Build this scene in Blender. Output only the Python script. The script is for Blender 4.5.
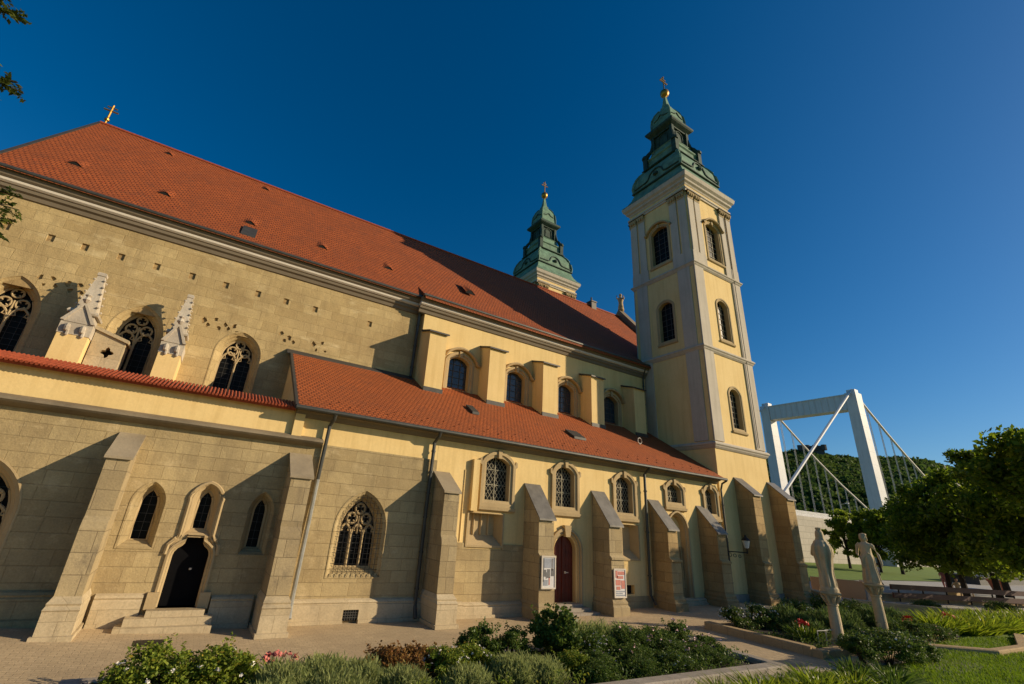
import bpy, bmesh, math, random
import numpy as np
from mathutils import Vector, Matrix
from mathutils.geometry import tessellate_polygon
R = math.radians
PI = math.pi
for o in list(bpy.data.objects):
    bpy.data.objects.remove(o)
S = bpy.context.scene
COL = S.collection
random.seed(7)

# ---------------------------------------------------------------- camera
yaw, pitch, roll = R(29.9175), R(22.2821), R(4.31996)
cy, sy, cp, sp, cr, sr = math.cos(yaw), math.sin(yaw), math.cos(pitch), math.sin(pitch), math.cos(roll), math.sin(roll)
fw = Vector((sy*cp, cy*cp, sp)); ri = Vector((cy, -sy, 0)); up = ri.cross(fw)
right = cr*ri + sr*up; upv = -sr*ri + cr*up
cam = bpy.data.cameras.new('camera'); camo = bpy.data.objects.new('camera', cam); COL.objects.link(camo)
M = Matrix((right, upv, -fw)).transposed().to_4x4(); M.translation = Vector((0, 0, 3.2)); camo.matrix_world = M
cam.sensor_width = 36; cam.lens = 36*457.444/1024
cam.shift_x = (512-487.163)/1024; cam.shift_y = -(342-331.407)/1024
cam.clip_start = 0.1; cam.clip_end = 5000
S.camera = camo

# ---------------------------------------------------------------- sky, sun, exposure
SUN = Vector((1.57, -1.0, 0.70)).normalized()
elev = math.asin(SUN.z); azim = math.atan2(SUN.x, SUN.y)
W = bpy.data.worlds.new('World'); S.world = W; W.use_nodes = True
nt = W.node_tree; nt.nodes.clear()
sky = nt.nodes.new('ShaderNodeTexSky'); sky.sky_type = 'NISHITA'; sky.sun_disc = False
sky.sun_elevation = elev; sky.sun_rotation = azim
sky.altitude = 500; sky.air_density = 1.0; sky.dust_density = 0.9; sky.ozone_density = 4.2
hs = nt.nodes.new('ShaderNodeHueSaturation'); hs.inputs['Hue'].default_value = 0.498; hs.inputs['Saturation'].default_value = 1.32; hs.inputs['Value'].default_value = 1.0
bg = nt.nodes.new('ShaderNodeBackground'); bg.inputs['Strength'].default_value = 0.084
wo = nt.nodes.new('ShaderNodeOutputWorld')
nt.links.new(sky.outputs[0], hs.inputs['Color']); nt.links.new(hs.outputs[0], bg.inputs[0]); nt.links.new(bg.outputs[0], wo.inputs[0])
sl = bpy.data.lights.new('sun', 'SUN'); sl.energy = 5.0; sl.angle = R(0.5); sl.color = (1.0, 0.82, 0.57)
so = bpy.data.objects.new('sun', sl); COL.objects.link(so)
so.rotation_euler = SUN.to_track_quat('Z', 'Y').to_euler(); so.location = (40, -30, 60)
S.view_settings.view_transform = 'Standard'; S.view_settings.look = 'None'
S.view_settings.exposure = 0.15; S.view_settings.gamma = 1.0; S.view_settings.use_curve_mapping = False
S.render.engine = 'CYCLES'

# ---------------------------------------------------------------- materials
def newmat(name):
    m = bpy.data.materials.new(name); m.use_nodes = True
    n = m.node_tree; b = n.nodes['Principled BSDF']
    b.inputs['Specular IOR Level'].default_value = 0.25
    return m, n, b
def N(n, t, **k):
    x = n.nodes.new(t)
    for a, v in k.items():
        if hasattr(x, a): setattr(x, a, v)
        else: x.inputs[a.replace('_', ' ')].default_value = v
    return x
def rgba(c): return (c[0], c[1], c[2], 1)
def mixc(n, fac, a, b, mode='MIX'):
    x = N(n, 'ShaderNodeMix', data_type='RGBA', blend_type=mode)
    for i, v in ((0, fac), (6, a), (7, b)):
        if hasattr(v, 'links'): n.links.new(v, x.inputs[i])
        elif i == 0: x.inputs[0].default_value = v
        else: x.inputs[i].default_value = rgba(v)
    return x.outputs[2]
def ramp(n, src, lo, hi):
    x = N(n, 'ShaderNodeMapRange'); x.inputs[1].default_value = lo; x.inputs[2].default_value = hi
    n.links.new(src, x.inputs[0]); return x.outputs[0]
def mathn(n, op, a, b=0.0):
    x = N(n, 'ShaderNodeMath', operation=op)
    for i, v in ((0, a), (1, b)):
        if hasattr(v, 'links'): n.links.new(v, x.inputs[i])
        else: x.inputs[i].default_value = v
    return x.outputs[0]
def coords(n, mode='wall', sx=1, sz=1):
    g = N(n, 'ShaderNodeNewGeometry'); s = N(n, 'ShaderNodeSeparateXYZ'); n.links.new(g.outputs['Position'], s.inputs[0])
    c = N(n, 'ShaderNodeCombineXYZ')
    if mode == 'wall':
        n.links.new(mathn(n, 'ADD', s.outputs[0], s.outputs[1]), c.inputs[0]); n.links.new(s.outputs[2], c.inputs[1])
    elif mode == 'roof':
        n.links.new(s.outputs[0], c.inputs[0]); n.links.new(mathn(n, 'MULTIPLY', s.outputs[2], sz), c.inputs[1])
    else:
        n.links.new(s.outputs[0], c.inputs[0]); n.links.new(s.outputs[1], c.inputs[1])
    return c.outputs[0], g.outputs['Position']
def noise(n, vec, scale, detail=4, rough=.6):
    x = N(n, 'ShaderNodeTexNoise'); x.inputs['Scale'].default_value = scale; x.inputs['Detail'].default_value = detail
    x.inputs['Roughness'].default_value = rough; n.links.new(vec, x.inputs['Vector']); return x.outputs[0]
def bump(n, b, h, strength=.4, dist=.02):
    x = N(n, 'ShaderNodeBump'); x.inputs['Strength'].default_value = strength; x.inputs['Distance'].default_value = dist
    n.links.new(h, x.inputs['Height']); n.links.new(x.outputs[0], b.inputs['Normal'])
def blocks(name, c1, c2, mortar, bw, bh, ms=.012, mode='wall', sz=1, stain=(.5, .42, .30), samt=.5, nb=.5, bs=.5, rough=.9, warp=.0, grime=None, spots=None):
    m, n, b = newmat(name); v, pos = coords(n, mode, sz=sz)
    if warp:
        w = N(n, 'ShaderNodeTexNoise'); w.inputs['Scale'].default_value = .8; n.links.new(v, w.inputs['Vector'])
        vm = N(n, 'ShaderNodeVectorMath', operation='MULTIPLY_ADD'); n.links.new(w.outputs[1], vm.inputs[0])
        vm.inputs[1].default_value = (warp, warp*.35, 0); n.links.new(v, vm.inputs[2]); v2 = vm.outputs[0]
    else: v2 = v
    br = N(n, 'ShaderNodeTexBrick'); n.links.new(v2, br.inputs['Vector'])
    br.inputs['Color1'].default_value = rgba(c1); br.inputs['Color2'].default_value = rgba(c2); br.inputs['Mortar'].default_value = rgba(mortar)
    br.squash = .68 if mode == 'wall' else 1.0; br.squash_frequency = 3; br.offset = .43 if mode == 'wall' else .5; br.inputs['Scale'].default_value = 1; br.inputs['Mortar Size'].default_value = ms; br.inputs['Mortar Smooth'].default_value = .4
    br.inputs['Brick Width'].default_value = bw; br.inputs['Row Height'].default_value = bh; br.inputs['Bias'].default_value = -.1
    n1 = noise(n, pos, .55, 6, .65); n2 = noise(n, pos, 3.0, 6, .7); n3 = noise(n, pos, 22, 4, .7)
    c = mixc(n, mathn(n, 'MULTIPLY', ramp(n, n1, .42, .72), samt), br.outputs[0], stain, 'MIX')
    c = mixc(n, mathn(n, 'MULTIPLY', ramp(n, n2, .35, .75), .55), c, tuple(x*.72 for x in c1), 'MIX')
    g = N(n, 'ShaderNodeHueSaturation'); n.links.new(c, g.inputs['Color'])
    n.links.new(mathn(n, 'ADD', mathn(n, 'MULTIPLY', n3, .8), .62), g.inputs['Value'])
    c = g.outputs[0]
    if spots:
        mp = N(n, 'ShaderNodeMapping'); mp.inputs['Scale'].default_value = spots[1]; n.links.new(pos, mp.inputs[0])
        ns = noise(n, mp.outputs[0], 1.0, 7, .75)
        c = mixc(n, mathn(n, 'MULTIPLY', ramp(n, ns, .56, .7), spots[2]), c, spots[0])
    if grime:
        mp = N(n, 'ShaderNodeMapping'); mp.inputs['Scale'].default_value = (1.9, 1.9, .30); n.links.new(pos, mp.inputs[0])
        c = mixc(n, mathn(n, 'MULTIPLY', ramp(n, noise(n, mp.outputs[0], 1.0, 7, .72), .50, .74), grime[1]), c, grime[0])
        c = mixc(n, mathn(n, 'MULTIPLY', ramp(n, noise(n, pos, 5.5, 6, .8), .58, .70), grime[1]*.9), c, grime[0])
    n.links.new(c, b.inputs['Base Color']); b.inputs['Roughness'].default_value = rough
    h = mathn(n, 'ADD', mathn(n, 'MULTIPLY', br.outputs['Fac'], -1.0*nb), mathn(n, 'ADD', mathn(n, 'MULTIPLY', n3, .35), mathn(n, 'MULTIPLY', n2, .7)))
    bump(n, b, h, bs, .03)
    return m
def plaster(name, c, c2, rough=.9, amt=.6, bs=.25, streak=None):
    m, n, b = newmat(name); v, pos = coords(n)
    n1 = noise(n, pos, .8, 6, .65); n2 = noise(n, pos, 14, 4, .7)
    col = mixc(n, mathn(n, 'MULTIPLY', ramp(n, n1, .38, .75), amt), c, c2)
    if streak:
        mp = N(n, 'ShaderNodeMapping'); mp.inputs['Scale'].default_value = (3.5, 3.5, .22); n.links.new(pos, mp.inputs[0])
        col = mixc(n, mathn(n, 'MULTIPLY', ramp(n, noise(n, mp.outputs[0], 1, 6, .7), .48, .74), .62), col, streak)
    g = N(n, 'ShaderNodeHueSaturation'); n.links.new(col, g.inputs['Color'])
    n.links.new(mathn(n, 'ADD', mathn(n, 'MULTIPLY', n2, .24), .88), g.inputs['Value'])
    n.links.new(g.outputs[0], b.inputs['Base Color']); b.inputs['Roughness'].default_value = rough
    bump(n, b, mathn(n, 'ADD', n2, mathn(n, 'MULTIPLY', n1, 1.0)), bs, .015)
    return m
def plain(name, c, rough=.6, metal=0, vary=.25, scale=6, spec=.3, c2=None):
    m, n, b = newmat(name); v, pos = coords(n)
    n1 = noise(n, pos, scale, 5, .65)
    col = mixc(n, ramp(n, n1, .35, .7), c, c2 or tuple(x*(1-vary) for x in c))
    n.links.new(col, b.inputs['Base Color']); b.inputs['Roughness'].default_value = rough; b.inputs['Metallic'].default_value = metal
    b.inputs['Specular IOR Level'].default_value = spec
    bump(n, b, n1, .15, .01)
    return m
def leafmat(name, c, c2, c3=None, trans=.35, rough=.5):
    m, n, b = newmat(name)
    oi = N(n, 'ShaderNodeNewGeometry')
    r = N(n, 'ShaderNodeValToRGB'); r.color_ramp.elements[0].color = rgba(c); r.color_ramp.elements[1].color = rgba(c2)
    if c3:
        e = r.color_ramp.elements.new(.93); e.color = rgba(c2); r.color_ramp.elements[-1].color = rgba(c3)
    n.links.new(oi.outputs['Random Per Island'], r.inputs[0])
    n1 = noise(n, oi.outputs['Position'], 1.3, 3, .6)
    g = N(n, 'ShaderNodeHueSaturation'); n.links.new(r.outputs[0], g.inputs['Color'])
    n.links.new(mathn(n, 'ADD', mathn(n, 'MULTIPLY', n1, .9), .55), g.inputs['Value'])
    n.links.new(g.outputs[0], b.inputs['Base Color']); b.inputs['Roughness'].default_value = rough
    t = N(n, 'ShaderNodeBsdfTranslucent'); n.links.new(g.outputs[0], t.inputs[0])
    mx = N(n, 'ShaderNodeMixShader'); mx.inputs[0].default_value = trans
    n.links.new(b.outputs[0], mx.inputs[1]); n.links.new(t.outputs[0], mx.inputs[2])
    n.links.new(mx.outputs[0], n.nodes['Material Output'].inputs[0])
    return m

m_ash = blocks('limestone_ashlar', (.48, .37, .19), (.36, .265, .13), (.365, .268, .132), .82, .36, .009, stain=(.205, .155, .085), samt=.75, bs=.9, warp=.07, spots=((.56, .44, .25), (1.2, 1.2, 2.2), .75), grime=((.17, .125, .07), .5))
m_choir = blocks('weathered_choir_stone', (.53, .40, .195), (.40, .288, .13), (.43, .315, .145), .9, .42, .012, stain=(.29, .205, .095), samt=.9, bs=1.0, warp=.16, nb=.25, spots=((.62, .50, .28), (.6, .6, 2.0), .8), grime=((.21, .15, .075), .5))
m_pale = blocks('pale_limestone', (.54, .44, .28), (.45, .355, .21), (.33, .26, .155), 1.3, .5, .008, stain=(.36, .28, .17), samt=.5, bs=.45, nb=.3, spots=((.22, .18, .12), (1.5, 1.5, 1.0), .5), grime=((.20, .155, .095), .4))
m_butt = blocks('buttress_stone', (.46, .36, .20), (.31, .232, .118), (.22, .165, .088), .85, .46, .012, stain=(.21, .165, .105), samt=.6, bs=.6, warp=.02, spots=((.13, .105, .075), (1.1, 1.1, .9), .7), grime=((.14, .11, .075), .5))
m_brown = blocks('brown_sandstone', (.43, .30, .135), (.32, .212, .092), (.24, .165, .08), .9, .40, .012, stain=(.23, .15, .07), samt=.7, bs=.8, warp=.02, grime=((.15, .105, .055), .5))
m_white = plaster('white_limestone', (.55, .485, .385), (.30, .25, .185), bs=.9, amt=.95)
m_capst = plaster('cap_stone', (.36, .29, .19), (.20, .16, .105), bs=.6, amt=.9)
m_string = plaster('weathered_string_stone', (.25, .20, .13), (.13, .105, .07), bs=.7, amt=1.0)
m_trim = plaster('stone_trim', (.46, .345, .185), (.32, .235, .125), bs=.5, amt=.8)
m_yel = plaster('yellow_plaster', (.78, .575, .26), (.68, .475, .19), streak=(.57, .39, .15))
m_lil = plaster('lilac_grey_plaster', (.53, .47, .38), (.40, .35, .275), streak=(.33, .285, .22))
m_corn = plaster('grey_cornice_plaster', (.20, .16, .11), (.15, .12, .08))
m_stripe = plaster('pale_moulding', (.62, .555, .46), (.5, .44, .36))
m_tile = blocks('red_clay_tile', (.42, .104, .026), (.32, .076, .019), (.09, .022, .008), .19, .185, .024, mode='roof', sz=1.38, stain=(.22, .058, .018), samt=.9, nb=1.8, bs=1.0, rough=.75, grime=((.13, .05, .025), .55))
m_tile2 = blocks('red_clay_tile_low', (.45, .115, .029), (.35, .085, .021), (.10, .026, .010), .18, .175, .022, mode='roof', sz=1.88, stain=(.25, .068, .02), samt=.9, nb=1.8, bs=1.0, rough=.75, grime=((.15, .055, .028), .5))
m_barrel = plain('barrel_tile', (.36, .075, .03), .75, vary=.45, scale=8)
m_zinc = plain('zinc_sheet', (.20, .185, .16), .5, .35, .35, 3)
m_dkzinc = plain('dark_metal_sheet', (.075, .07, .062), .55, .3, .3, 4)
m_pipe = plain('downpipe_metal', (.085, .085, .075), .5, .4, .3, 3)
m_lpipe = plain('pale_pipe', (.34, .34, .31), .5, .4, .3, 3)
m_iron = plain('black_iron', (.018, .017, .016), .5, .3)
m_gold = plain('gilding', (.50, .28, .06), .42, .85, .4, 9)
m_cop = plain('green_copper', (.165, .285, .19), .7, 0, .5, 1.6, c2=(.07, .125, .085))
m_dcop = plain('dark_copper', (.016, .034, .026), .7, 0, .4, 2.5, c2=(.045, .085, .06))
m_glass = plain('dark_leaded_glass', (.010, .010, .009), .4, 0, .3, 8, spec=.08)
m_glassb = plain('blue_clerestory_glass', (.035, .05, .07), .15, 0, .5, 5, spec=.5)
m_lead = plain('lead_came', (.40, .36, .25), .6, 0, .3)
m_leadd = plain('window_bar', (.10, .095, .085), .6, 0, .3)
m_dark = plain('dark_opening', (.012, .011, .01), .9)
m_rdoor = plain('red_painted_wood', (.13, .022, .010), .5, 0, .45, 4)
m_ddoor = plain('dark_wood', (.004, .004, .005), .75, 0, .3, 4, spec=.08)
m_steel = plaster('white_painted_steel', (.66, .65, .64), (.56, .55, .55), streak=(.46, .43, .39), rough=.5, bs=.05)
m_cable = plain('pale_cable', (.55, .52, .46), .6)
m_wood = plain('brown_bench_wood', (.085, .03, .018), .6, 0, .4, 5)
m_bark = plain('bark', (.045, .033, .024), .9, 0, .5, 7)
m_soil = plain('garden_soil', (.035, .025, .016), .95, 0, .5, 3)
m_pave = blocks('pavement_setts', (.55, .42, .25), (.46, .345, .205), (.37, .275, .165), .24, .12, .009, mode='floor', stain=(.34, .255, .155), samt=.8, bs=.5, nb=.6, warp=.02)
m_walk = blocks('pale_walk', (.42, .40, .36), (.37, .35, .31), (.28, .26, .23), .8, .8, .012, mode='floor', stain=(.33, .31, .28), samt=.5, bs=.3)
m_kerb = blocks('kerb_stone', (.45, .32, .165), (.38, .265, .13), (.24, .17, .09), .9, .6, .012, stain=(.30, .215, .115), samt=.6, bs=.5)
m_gkerb = blocks('grey_kerb_stone', (.36, .31, .25), (.30, .26, .20), (.18, .15, .12), .8, .6, .012, stain=(.22, .19, .15), samt=.6, bs=.5)
m_grass = plain('grass_ground', (.15, .22, .012), .9, 0, .5, 1.2, c2=(.085, .15, .010))
m_rwall = blocks('abutment_stone', (.50, .45, .37), (.43, .385, .31), (.29, .26, .21), 2.4, 1.0, .05, stain=(.36, .32, .26), samt=.5, bs=.5)
m_terr = plain('terracotta_wall', (.42, .12, .05), .85, 0, .3, 3)
m_tan = plaster('tan_render', (.52, .30, .15), (.42, .22, .10))
m_paper = plain('poster_paper', (.62, .60, .58), .6, 0, .1)
m_statue = plaster('statue_stone', (.58, .465, .29), (.34, .265, .16), bs=1.0, amt=1.0, streak=(.21, .165, .105))
m_conc = plain('deck_concrete', (.30, .29, .27), .8)

# ---------------------------------------------------------------- mesh helpers
class MB:
    def __init__(s): s.v = []; s.f = []
    def add(s, vs, fs):
        b = len(s.v); s.v += [tuple(p) for p in vs]; s.f += [tuple(b+i for i in f) for f in fs]; return s
    def box(s, x0, x1, y0, y1, z0, z1):
        v = [(x, y, z) for z in (z0, z1) for y in (y0, y1) for x in (x0, x1)]
        return s.add(v, [(0, 2, 3, 1), (4, 5, 7, 6), (0, 1, 5, 4), (2, 6, 7, 3), (0, 4, 6, 2), (1, 3, 7, 5)])
    def prism(s, pts, vec):
        n = len(pts); vec = Vector(vec)
        v = [Vector(p) for p in pts]; v += [p+vec for p in v]
        return s.add(v, [tuple(range(n))[::-1], tuple(range(n, 2*n))]+[(i, (i+1) % n, n+(i+1) % n, n+i) for i in range(n)])
    def plate(s, T, outer, holes=(), w0=0, w1=.5):
        loops = [outer]+list(holes)
        tri = tessellate_polygon([[Vector((u, v, 0)) for u, v in l] for l in loops])
        flat = [p for l in loops for p in l]; n = len(flat)
        vs = [T(u, v, w0) for u, v in flat]+[T(u, v, w1) for u, v in flat]
        fs = [tuple(t) for t in tri]+[tuple(n+i for i in t)[::-1] for t in tri]
        b = 0
        for l in loops:
            k = len(l)
            fs += [(b+i, b+(i+1) % k, n+b+(i+1) % k, n+b+i) for i in range(k)]; b += k
        return s.add(vs, fs)
    def loft(s, rings, closed=True, cap=False):
        k = len(rings[0]); vs = [p for r in rings for p in r]; fs = []
        for j in range(len(rings)-1):
            for i in range(k if closed else k-1):
                a = j*k+i; b_ = j*k+(i+1) % k
                fs.append((a, b_, b_+k, a+k))
        if cap: fs += [tuple(range(k))[::-1], tuple(range((len(rings)-1)*k, len(rings)*k))]
        return s.add(vs, fs)
    def tube(s, pts, r, n=6, closed=False):
        pts = [Vector(p) for p in pts]; rings = []; m = len(pts)
        for i, p in enumerate(pts):
            a = pts[(i-1) % m] if (closed or i) else p; b = pts[(i+1) % m] if (closed or i < m-1) else p
            d = (b-a).normalized(); ref = Vector((0, 0, 1)) if abs(d.z) < .9 else Vector((0, 1, 0))
            e = d.cross(ref).normalized(); g = d.cross(e)
            rr = r[i] if isinstance(r, (list, tuple)) else r
            rings.append([p+rr*(math.cos(2*PI*k/n+PI/n)*e+math.sin(2*PI*k/n+PI/n)*g) for k in range(n)])
        if closed: rings.append(rings[0]); return s.loft(rings)
        return s.loft(rings, cap=True)
    def lathe(s, c, prof, n=16, square=False, rot=0):
        rings = []
        for r, z in prof:
            if square: rr = r*math.sqrt(2); ang = [PI/4+PI/2*i for i in range(4)]
            else: rr = r; ang = [2*PI*i/n for i in range(n)]
            rings.append([(c[0]+rr*math.cos(a+rot), c[1]+rr*math.sin(a+rot), c[2]+z) for a in ang])
        return s.loft(rings, cap=True)
    def obj(s, name, mat, parent=None, label=None, smooth=False, fix=True):
        me = bpy.data.meshes.new(name); me.from_pydata(s.v, [], s.f)
        if fix:
            bm = bmesh.new(); bm.from_mesh(me); bmesh.ops.recalc_face_normals(bm, faces=bm.faces); bm.to_mesh(me); bm.free()
        me.materials.append(mat)
        if smooth: me.shade_smooth()
        return link(name, me, parent, label)
def wloc(o):
    v = Vector((0, 0, 0))
    while o is not None:
        v += o.location; o = o.parent if o.get('_w') else None
    return v
def link(name, me, parent=None, label=None, world=True):
    o = bpy.data.objects.new(name, me); COL.objects.link(o)
    if parent:
        o.parent = parent
        if world and parent.type == 'EMPTY': o.matrix_parent_inverse = Matrix.Translation(-parent.location)
    if label: o['label'] = label
    return o
def tag(o, label, cat, group=None, kind=None):
    if label: o['label'] = label
    if cat: o['category'] = cat
    if group: o['group'] = group
    if kind: o['kind'] = kind
    return o
def thing(name, label, cat, loc=(0, 0, 0), group=None):
    o = bpy.data.objects.new(name, None); COL.objects.link(o); o.location = loc; o.empty_display_size = .3
    return tag(o, label, cat, group)
def struct(name, mb, mat):
    o = mb.obj(name, mat); o['kind'] = 'structure'; return o
def Tf(y0): return lambda u, v, w: (u, y0+w, v)
def Te(x0): return lambda u, v, w: (x0+w, u, v)
def Tw(x1): return lambda u, v, w: (x1-w, u, v)
def Tn(y1): return lambda u, v, w: (u, y1-w, v)
def arch(cx, z0, zs, za, hw, n=8, o=0.0):
    """closed outline: sill z0, springing zs, apex za, half width hw, grown by o"""
    hw += o; z0 -= o; h = za-zs+o; pts = [(cx-hw, z0), (cx+hw, z0)]
    if h > hw*1.05:                                # pointed
        r = (hw*hw+h*h)/(2*hw); c = hw-r; a1 = math.asin(min(1, h/r))
        arc = [(c+r*math.cos(a1*i/n), r*math.sin(a1*i/n)) for i in range(n+1)]
        pts += [(cx+x, zs+z) for x, z in arc]+[(cx-x, zs+z) for x, z in arc[-2::-1]]
    else:                                          # round or segmental
        r = (hw*hw+h*h)/(2*h); a0 = math.asin(min(1, hw/r)); zc = h-r
        for i in range(2*n+1):
            a = a0-2*a0*i/(2*n); pts.append((cx+r*math.sin(a), zs+zc+r*math.cos(a)))
    return pts
def rect(u0, u1, v0, v1): return [(u0, v0), (u1, v0), (u1, v1), (u0, v1)]
def ring3(T, pts, w): return [T(u, v, w) for u, v in pts]
def inside(p, poly):
    x, y = p; c = False; j = len(poly)-1
    for i in range(len(poly)):
        xi, yi = poly[i]; xj, yj = poly[j]
        if (yi > y) != (yj > y) and x < (xj-xi)*(y-yi)/(yj-yi)+xi: c = not c
        j = i
    return c
def clipseg(a, b, poly, n=40):
    out = []; cur = []
    for i in range(n+1):
        p = (a[0]+(b[0]-a[0])*i/n, a[1]+(b[1]-a[1])*i/n)
        if inside(p, poly): cur.append(p)
        else:
            if len(cur) > 1: out.append((cur[0], cur[-1]))
            cur = []
    if len(cur) > 1: out.append((cur[0], cur[-1]))
    return out
def lattice(mb, T, poly, w, step, r, diag=True, ratio=1.0):
    us = [p[0] for p in poly]; vs = [p[1] for p in poly]; u0, u1, v0, v1 = min(us), max(us), min(vs), max(vs)
    if diag:
        k = ratio; d = u0-(v1-v0)/k
        while d < u1+(v1-v0)/k:
            for a, b in (((d, v0), (d+(v1-v0)/k, v1)), ((d, v1), (d+(v1-v0)/k, v0))):
                for p, q in clipseg(a, b, poly): mb.tube([T(p[0], p[1], w), T(q[0], q[1], w)], r, 4)
            d += step
    else:
        n = max(1, round((u1-u0)/step))
        for i in range(1, n):
            u = u0+(u1-u0)*i/n
            for p, q in clipseg((u, v0), (u, v1), poly): mb.tube([T(p[0], p[1], w), T(q[0], q[1], w)], r, 4)
        n = max(1, round((v1-v0)/(step*ratio)))
        for i in range(1, n):
            v = v0+(v1-v0)*i/n
            for p, q in clipseg((u0, v), (u1, v), poly): mb.tube([T(p[0], p[1], w), T(q[0], q[1], w)], r, 4)

# pavement height: nearly flat, rising a little to the east and to the west door
GZ = [(-30, .25), (-3, .22), (-1.3, .13), (2.2, 0), (12, 0), (24, .2), (40, .25), (120, .25)]
def gz(x):
    for (a, za), (b, zb) in zip(GZ, GZ[1:]):
        if x <= b: return za+(zb-za)*max(0, (x-a))/(b-a)
    return GZ[-1][1]

# ================================================================ THE SETTING
struct('ground', MB().add([(-900, -900, -.6), (900, -900, -.6), (900, 900, -.6), (-900, 900, -.6)], [(0, 1, 2, 3)]), m_grass)
xs = [-30, -3, -1.3, 2.2, 12, 16, 20, 24, 28.6]
mb = MB()
mb.loft([[(x, 4.0, gz(x)) for x in xs], [(x, 17.0, gz(x)) for x in xs]], closed=False)
struct('pavement', mb, m_pave)
mb = MB(); xs2 = [28.6, 34, 40, 112]
mb.loft([[(x, -12, gz(x)-.002) for x in xs2], [(x, 24.0, gz(x)-.002) for x in xs2]], closed=False)
struct('footpath', mb, m_walk)
# ================================================================ CHURCH
CH = thing('church', 'long yellow and stone Gothic church with red tiled roofs and two green copper spires', 'church', (10, 16, 0))
def part(name, mb, mat, parent=CH, label=None, smooth=False): return mb.obj(name, mat, parent, label, smooth)

def gothic(T, cx, z0, zs, za, hw, lights=2, splay=.22, depth=.34, grille=False, label=None, tr=.045, fm=None):
    fm = fm or m_trim
    """splayed stone frame, tracery, glass; returns the hole outline in the wall"""
    n = 10
    hole = arch(cx, z0, zs, za, hw, n, splay)
    fr = MB()
    fr.loft([ring3(T, arch(cx, z0, zs, za, hw, n, o), w) for o, w in
             ((splay+.05, .02), (splay+.05, -.015), (splay+.01, -.015), (splay-.01, .02), (splay*.62, .07), (splay*.5, .15), (splay*.2, .2), (0, depth), (0, depth+.22))])
    w = part('window', fr, fm, CH, label)
    gl = arch(cx, z0, zs, za, hw, n, -.005)
    g = MB(); g.plate(T, gl, (), depth+.14, depth+.16); g.obj('glass', m_glass, w)
    t = MB(); wz = depth+.03
    inner = arch(cx, z0, zs, za, hw, n)
    lw = 2*hw/lights
    t.tube([T(u, v, wz) for u, v in inner], tr*1.2, 6, True)
    if lights > 1:
        hs_ = zs-(.25 if lights == 2 else .15)
        for i in range(1, lights): t.tube([T(cx-hw+lw*i, z0, wz), T(cx-hw+lw*i, hs_+.05, wz)], tr, 6)
        for i in range(lights):
            c = cx-hw+lw*(i+.5)
            a = arch(c, hs_-.1, hs_-.02, hs_+lw*.72, lw*.46, 6)[2:]
            t.tube([T(u, v, wz) for u, v in a], tr*.9, 6)
            for sx in (-1, 1):                                   # cusps
                t.tube([T(c+sx*lw*.44, hs_+lw*.16, wz), T(c+sx*lw*.2, hs_+lw*.22, wz), T(c+sx*lw*.28, hs_+lw*.44, wz)], tr*.6, 5)
        H = za-zs
        if lights == 2: cs = [(cx, zs+H*.70, hw*.27), (cx-hw*.40, zs+H*.30, hw*.30), (cx+hw*.40, zs+H*.30, hw*.30)]
        else: cs = [(cx, zs+H*.66, hw*.27), (cx-hw*.40, zs+H*.33, hw*.27), (cx+hw*.40, zs+H*.33, hw*.27)]
        for x, z, r in cs:
            ins = [(x+r*math.cos(a), z+r*math.sin(a)) for a in [2*PI*k/14 for k in range(14)]]
            t.tube([T(u, v, wz) for u, v in ins], tr*.85, 6, True)
            for k in range(4):
                a = PI/4+k*PI/2
                t.tube([T(x+r*math.cos(a), z+r*math.sin(a), wz), T(x+r*.45*math.cos(a), z+r*.45*math.sin(a), wz)], [tr*.9, tr*.45], 5)
        t.tube([T(cx, hs_, wz), T(cx, zs+H*.42, wz)], tr*.8, 6)
    t.obj('tracery', m_trim, w)
    b = MB(); lattice(b, T, inner, depth+.12, .22, .006, False, 1.0); b.obj('glazing_bars', m_leadd, w)
    if grille:
        q = MB(); lattice(q, T, arch(cx, z0, zs, za, hw, n, splay*.8), .06, .15, .008, False, 1.0)
        for k in range(10):
            u = cx-hw-splay*.7+(2*hw+1.4*splay)*k/9; q.tube([T(u, z0-.18, .05), T(u+.04, z0-.24, -.06), T(u+.08, z0-.14, .05)], .007, 4)
        q.obj('wire_grille', m_iron, w)
    return hole

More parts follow.
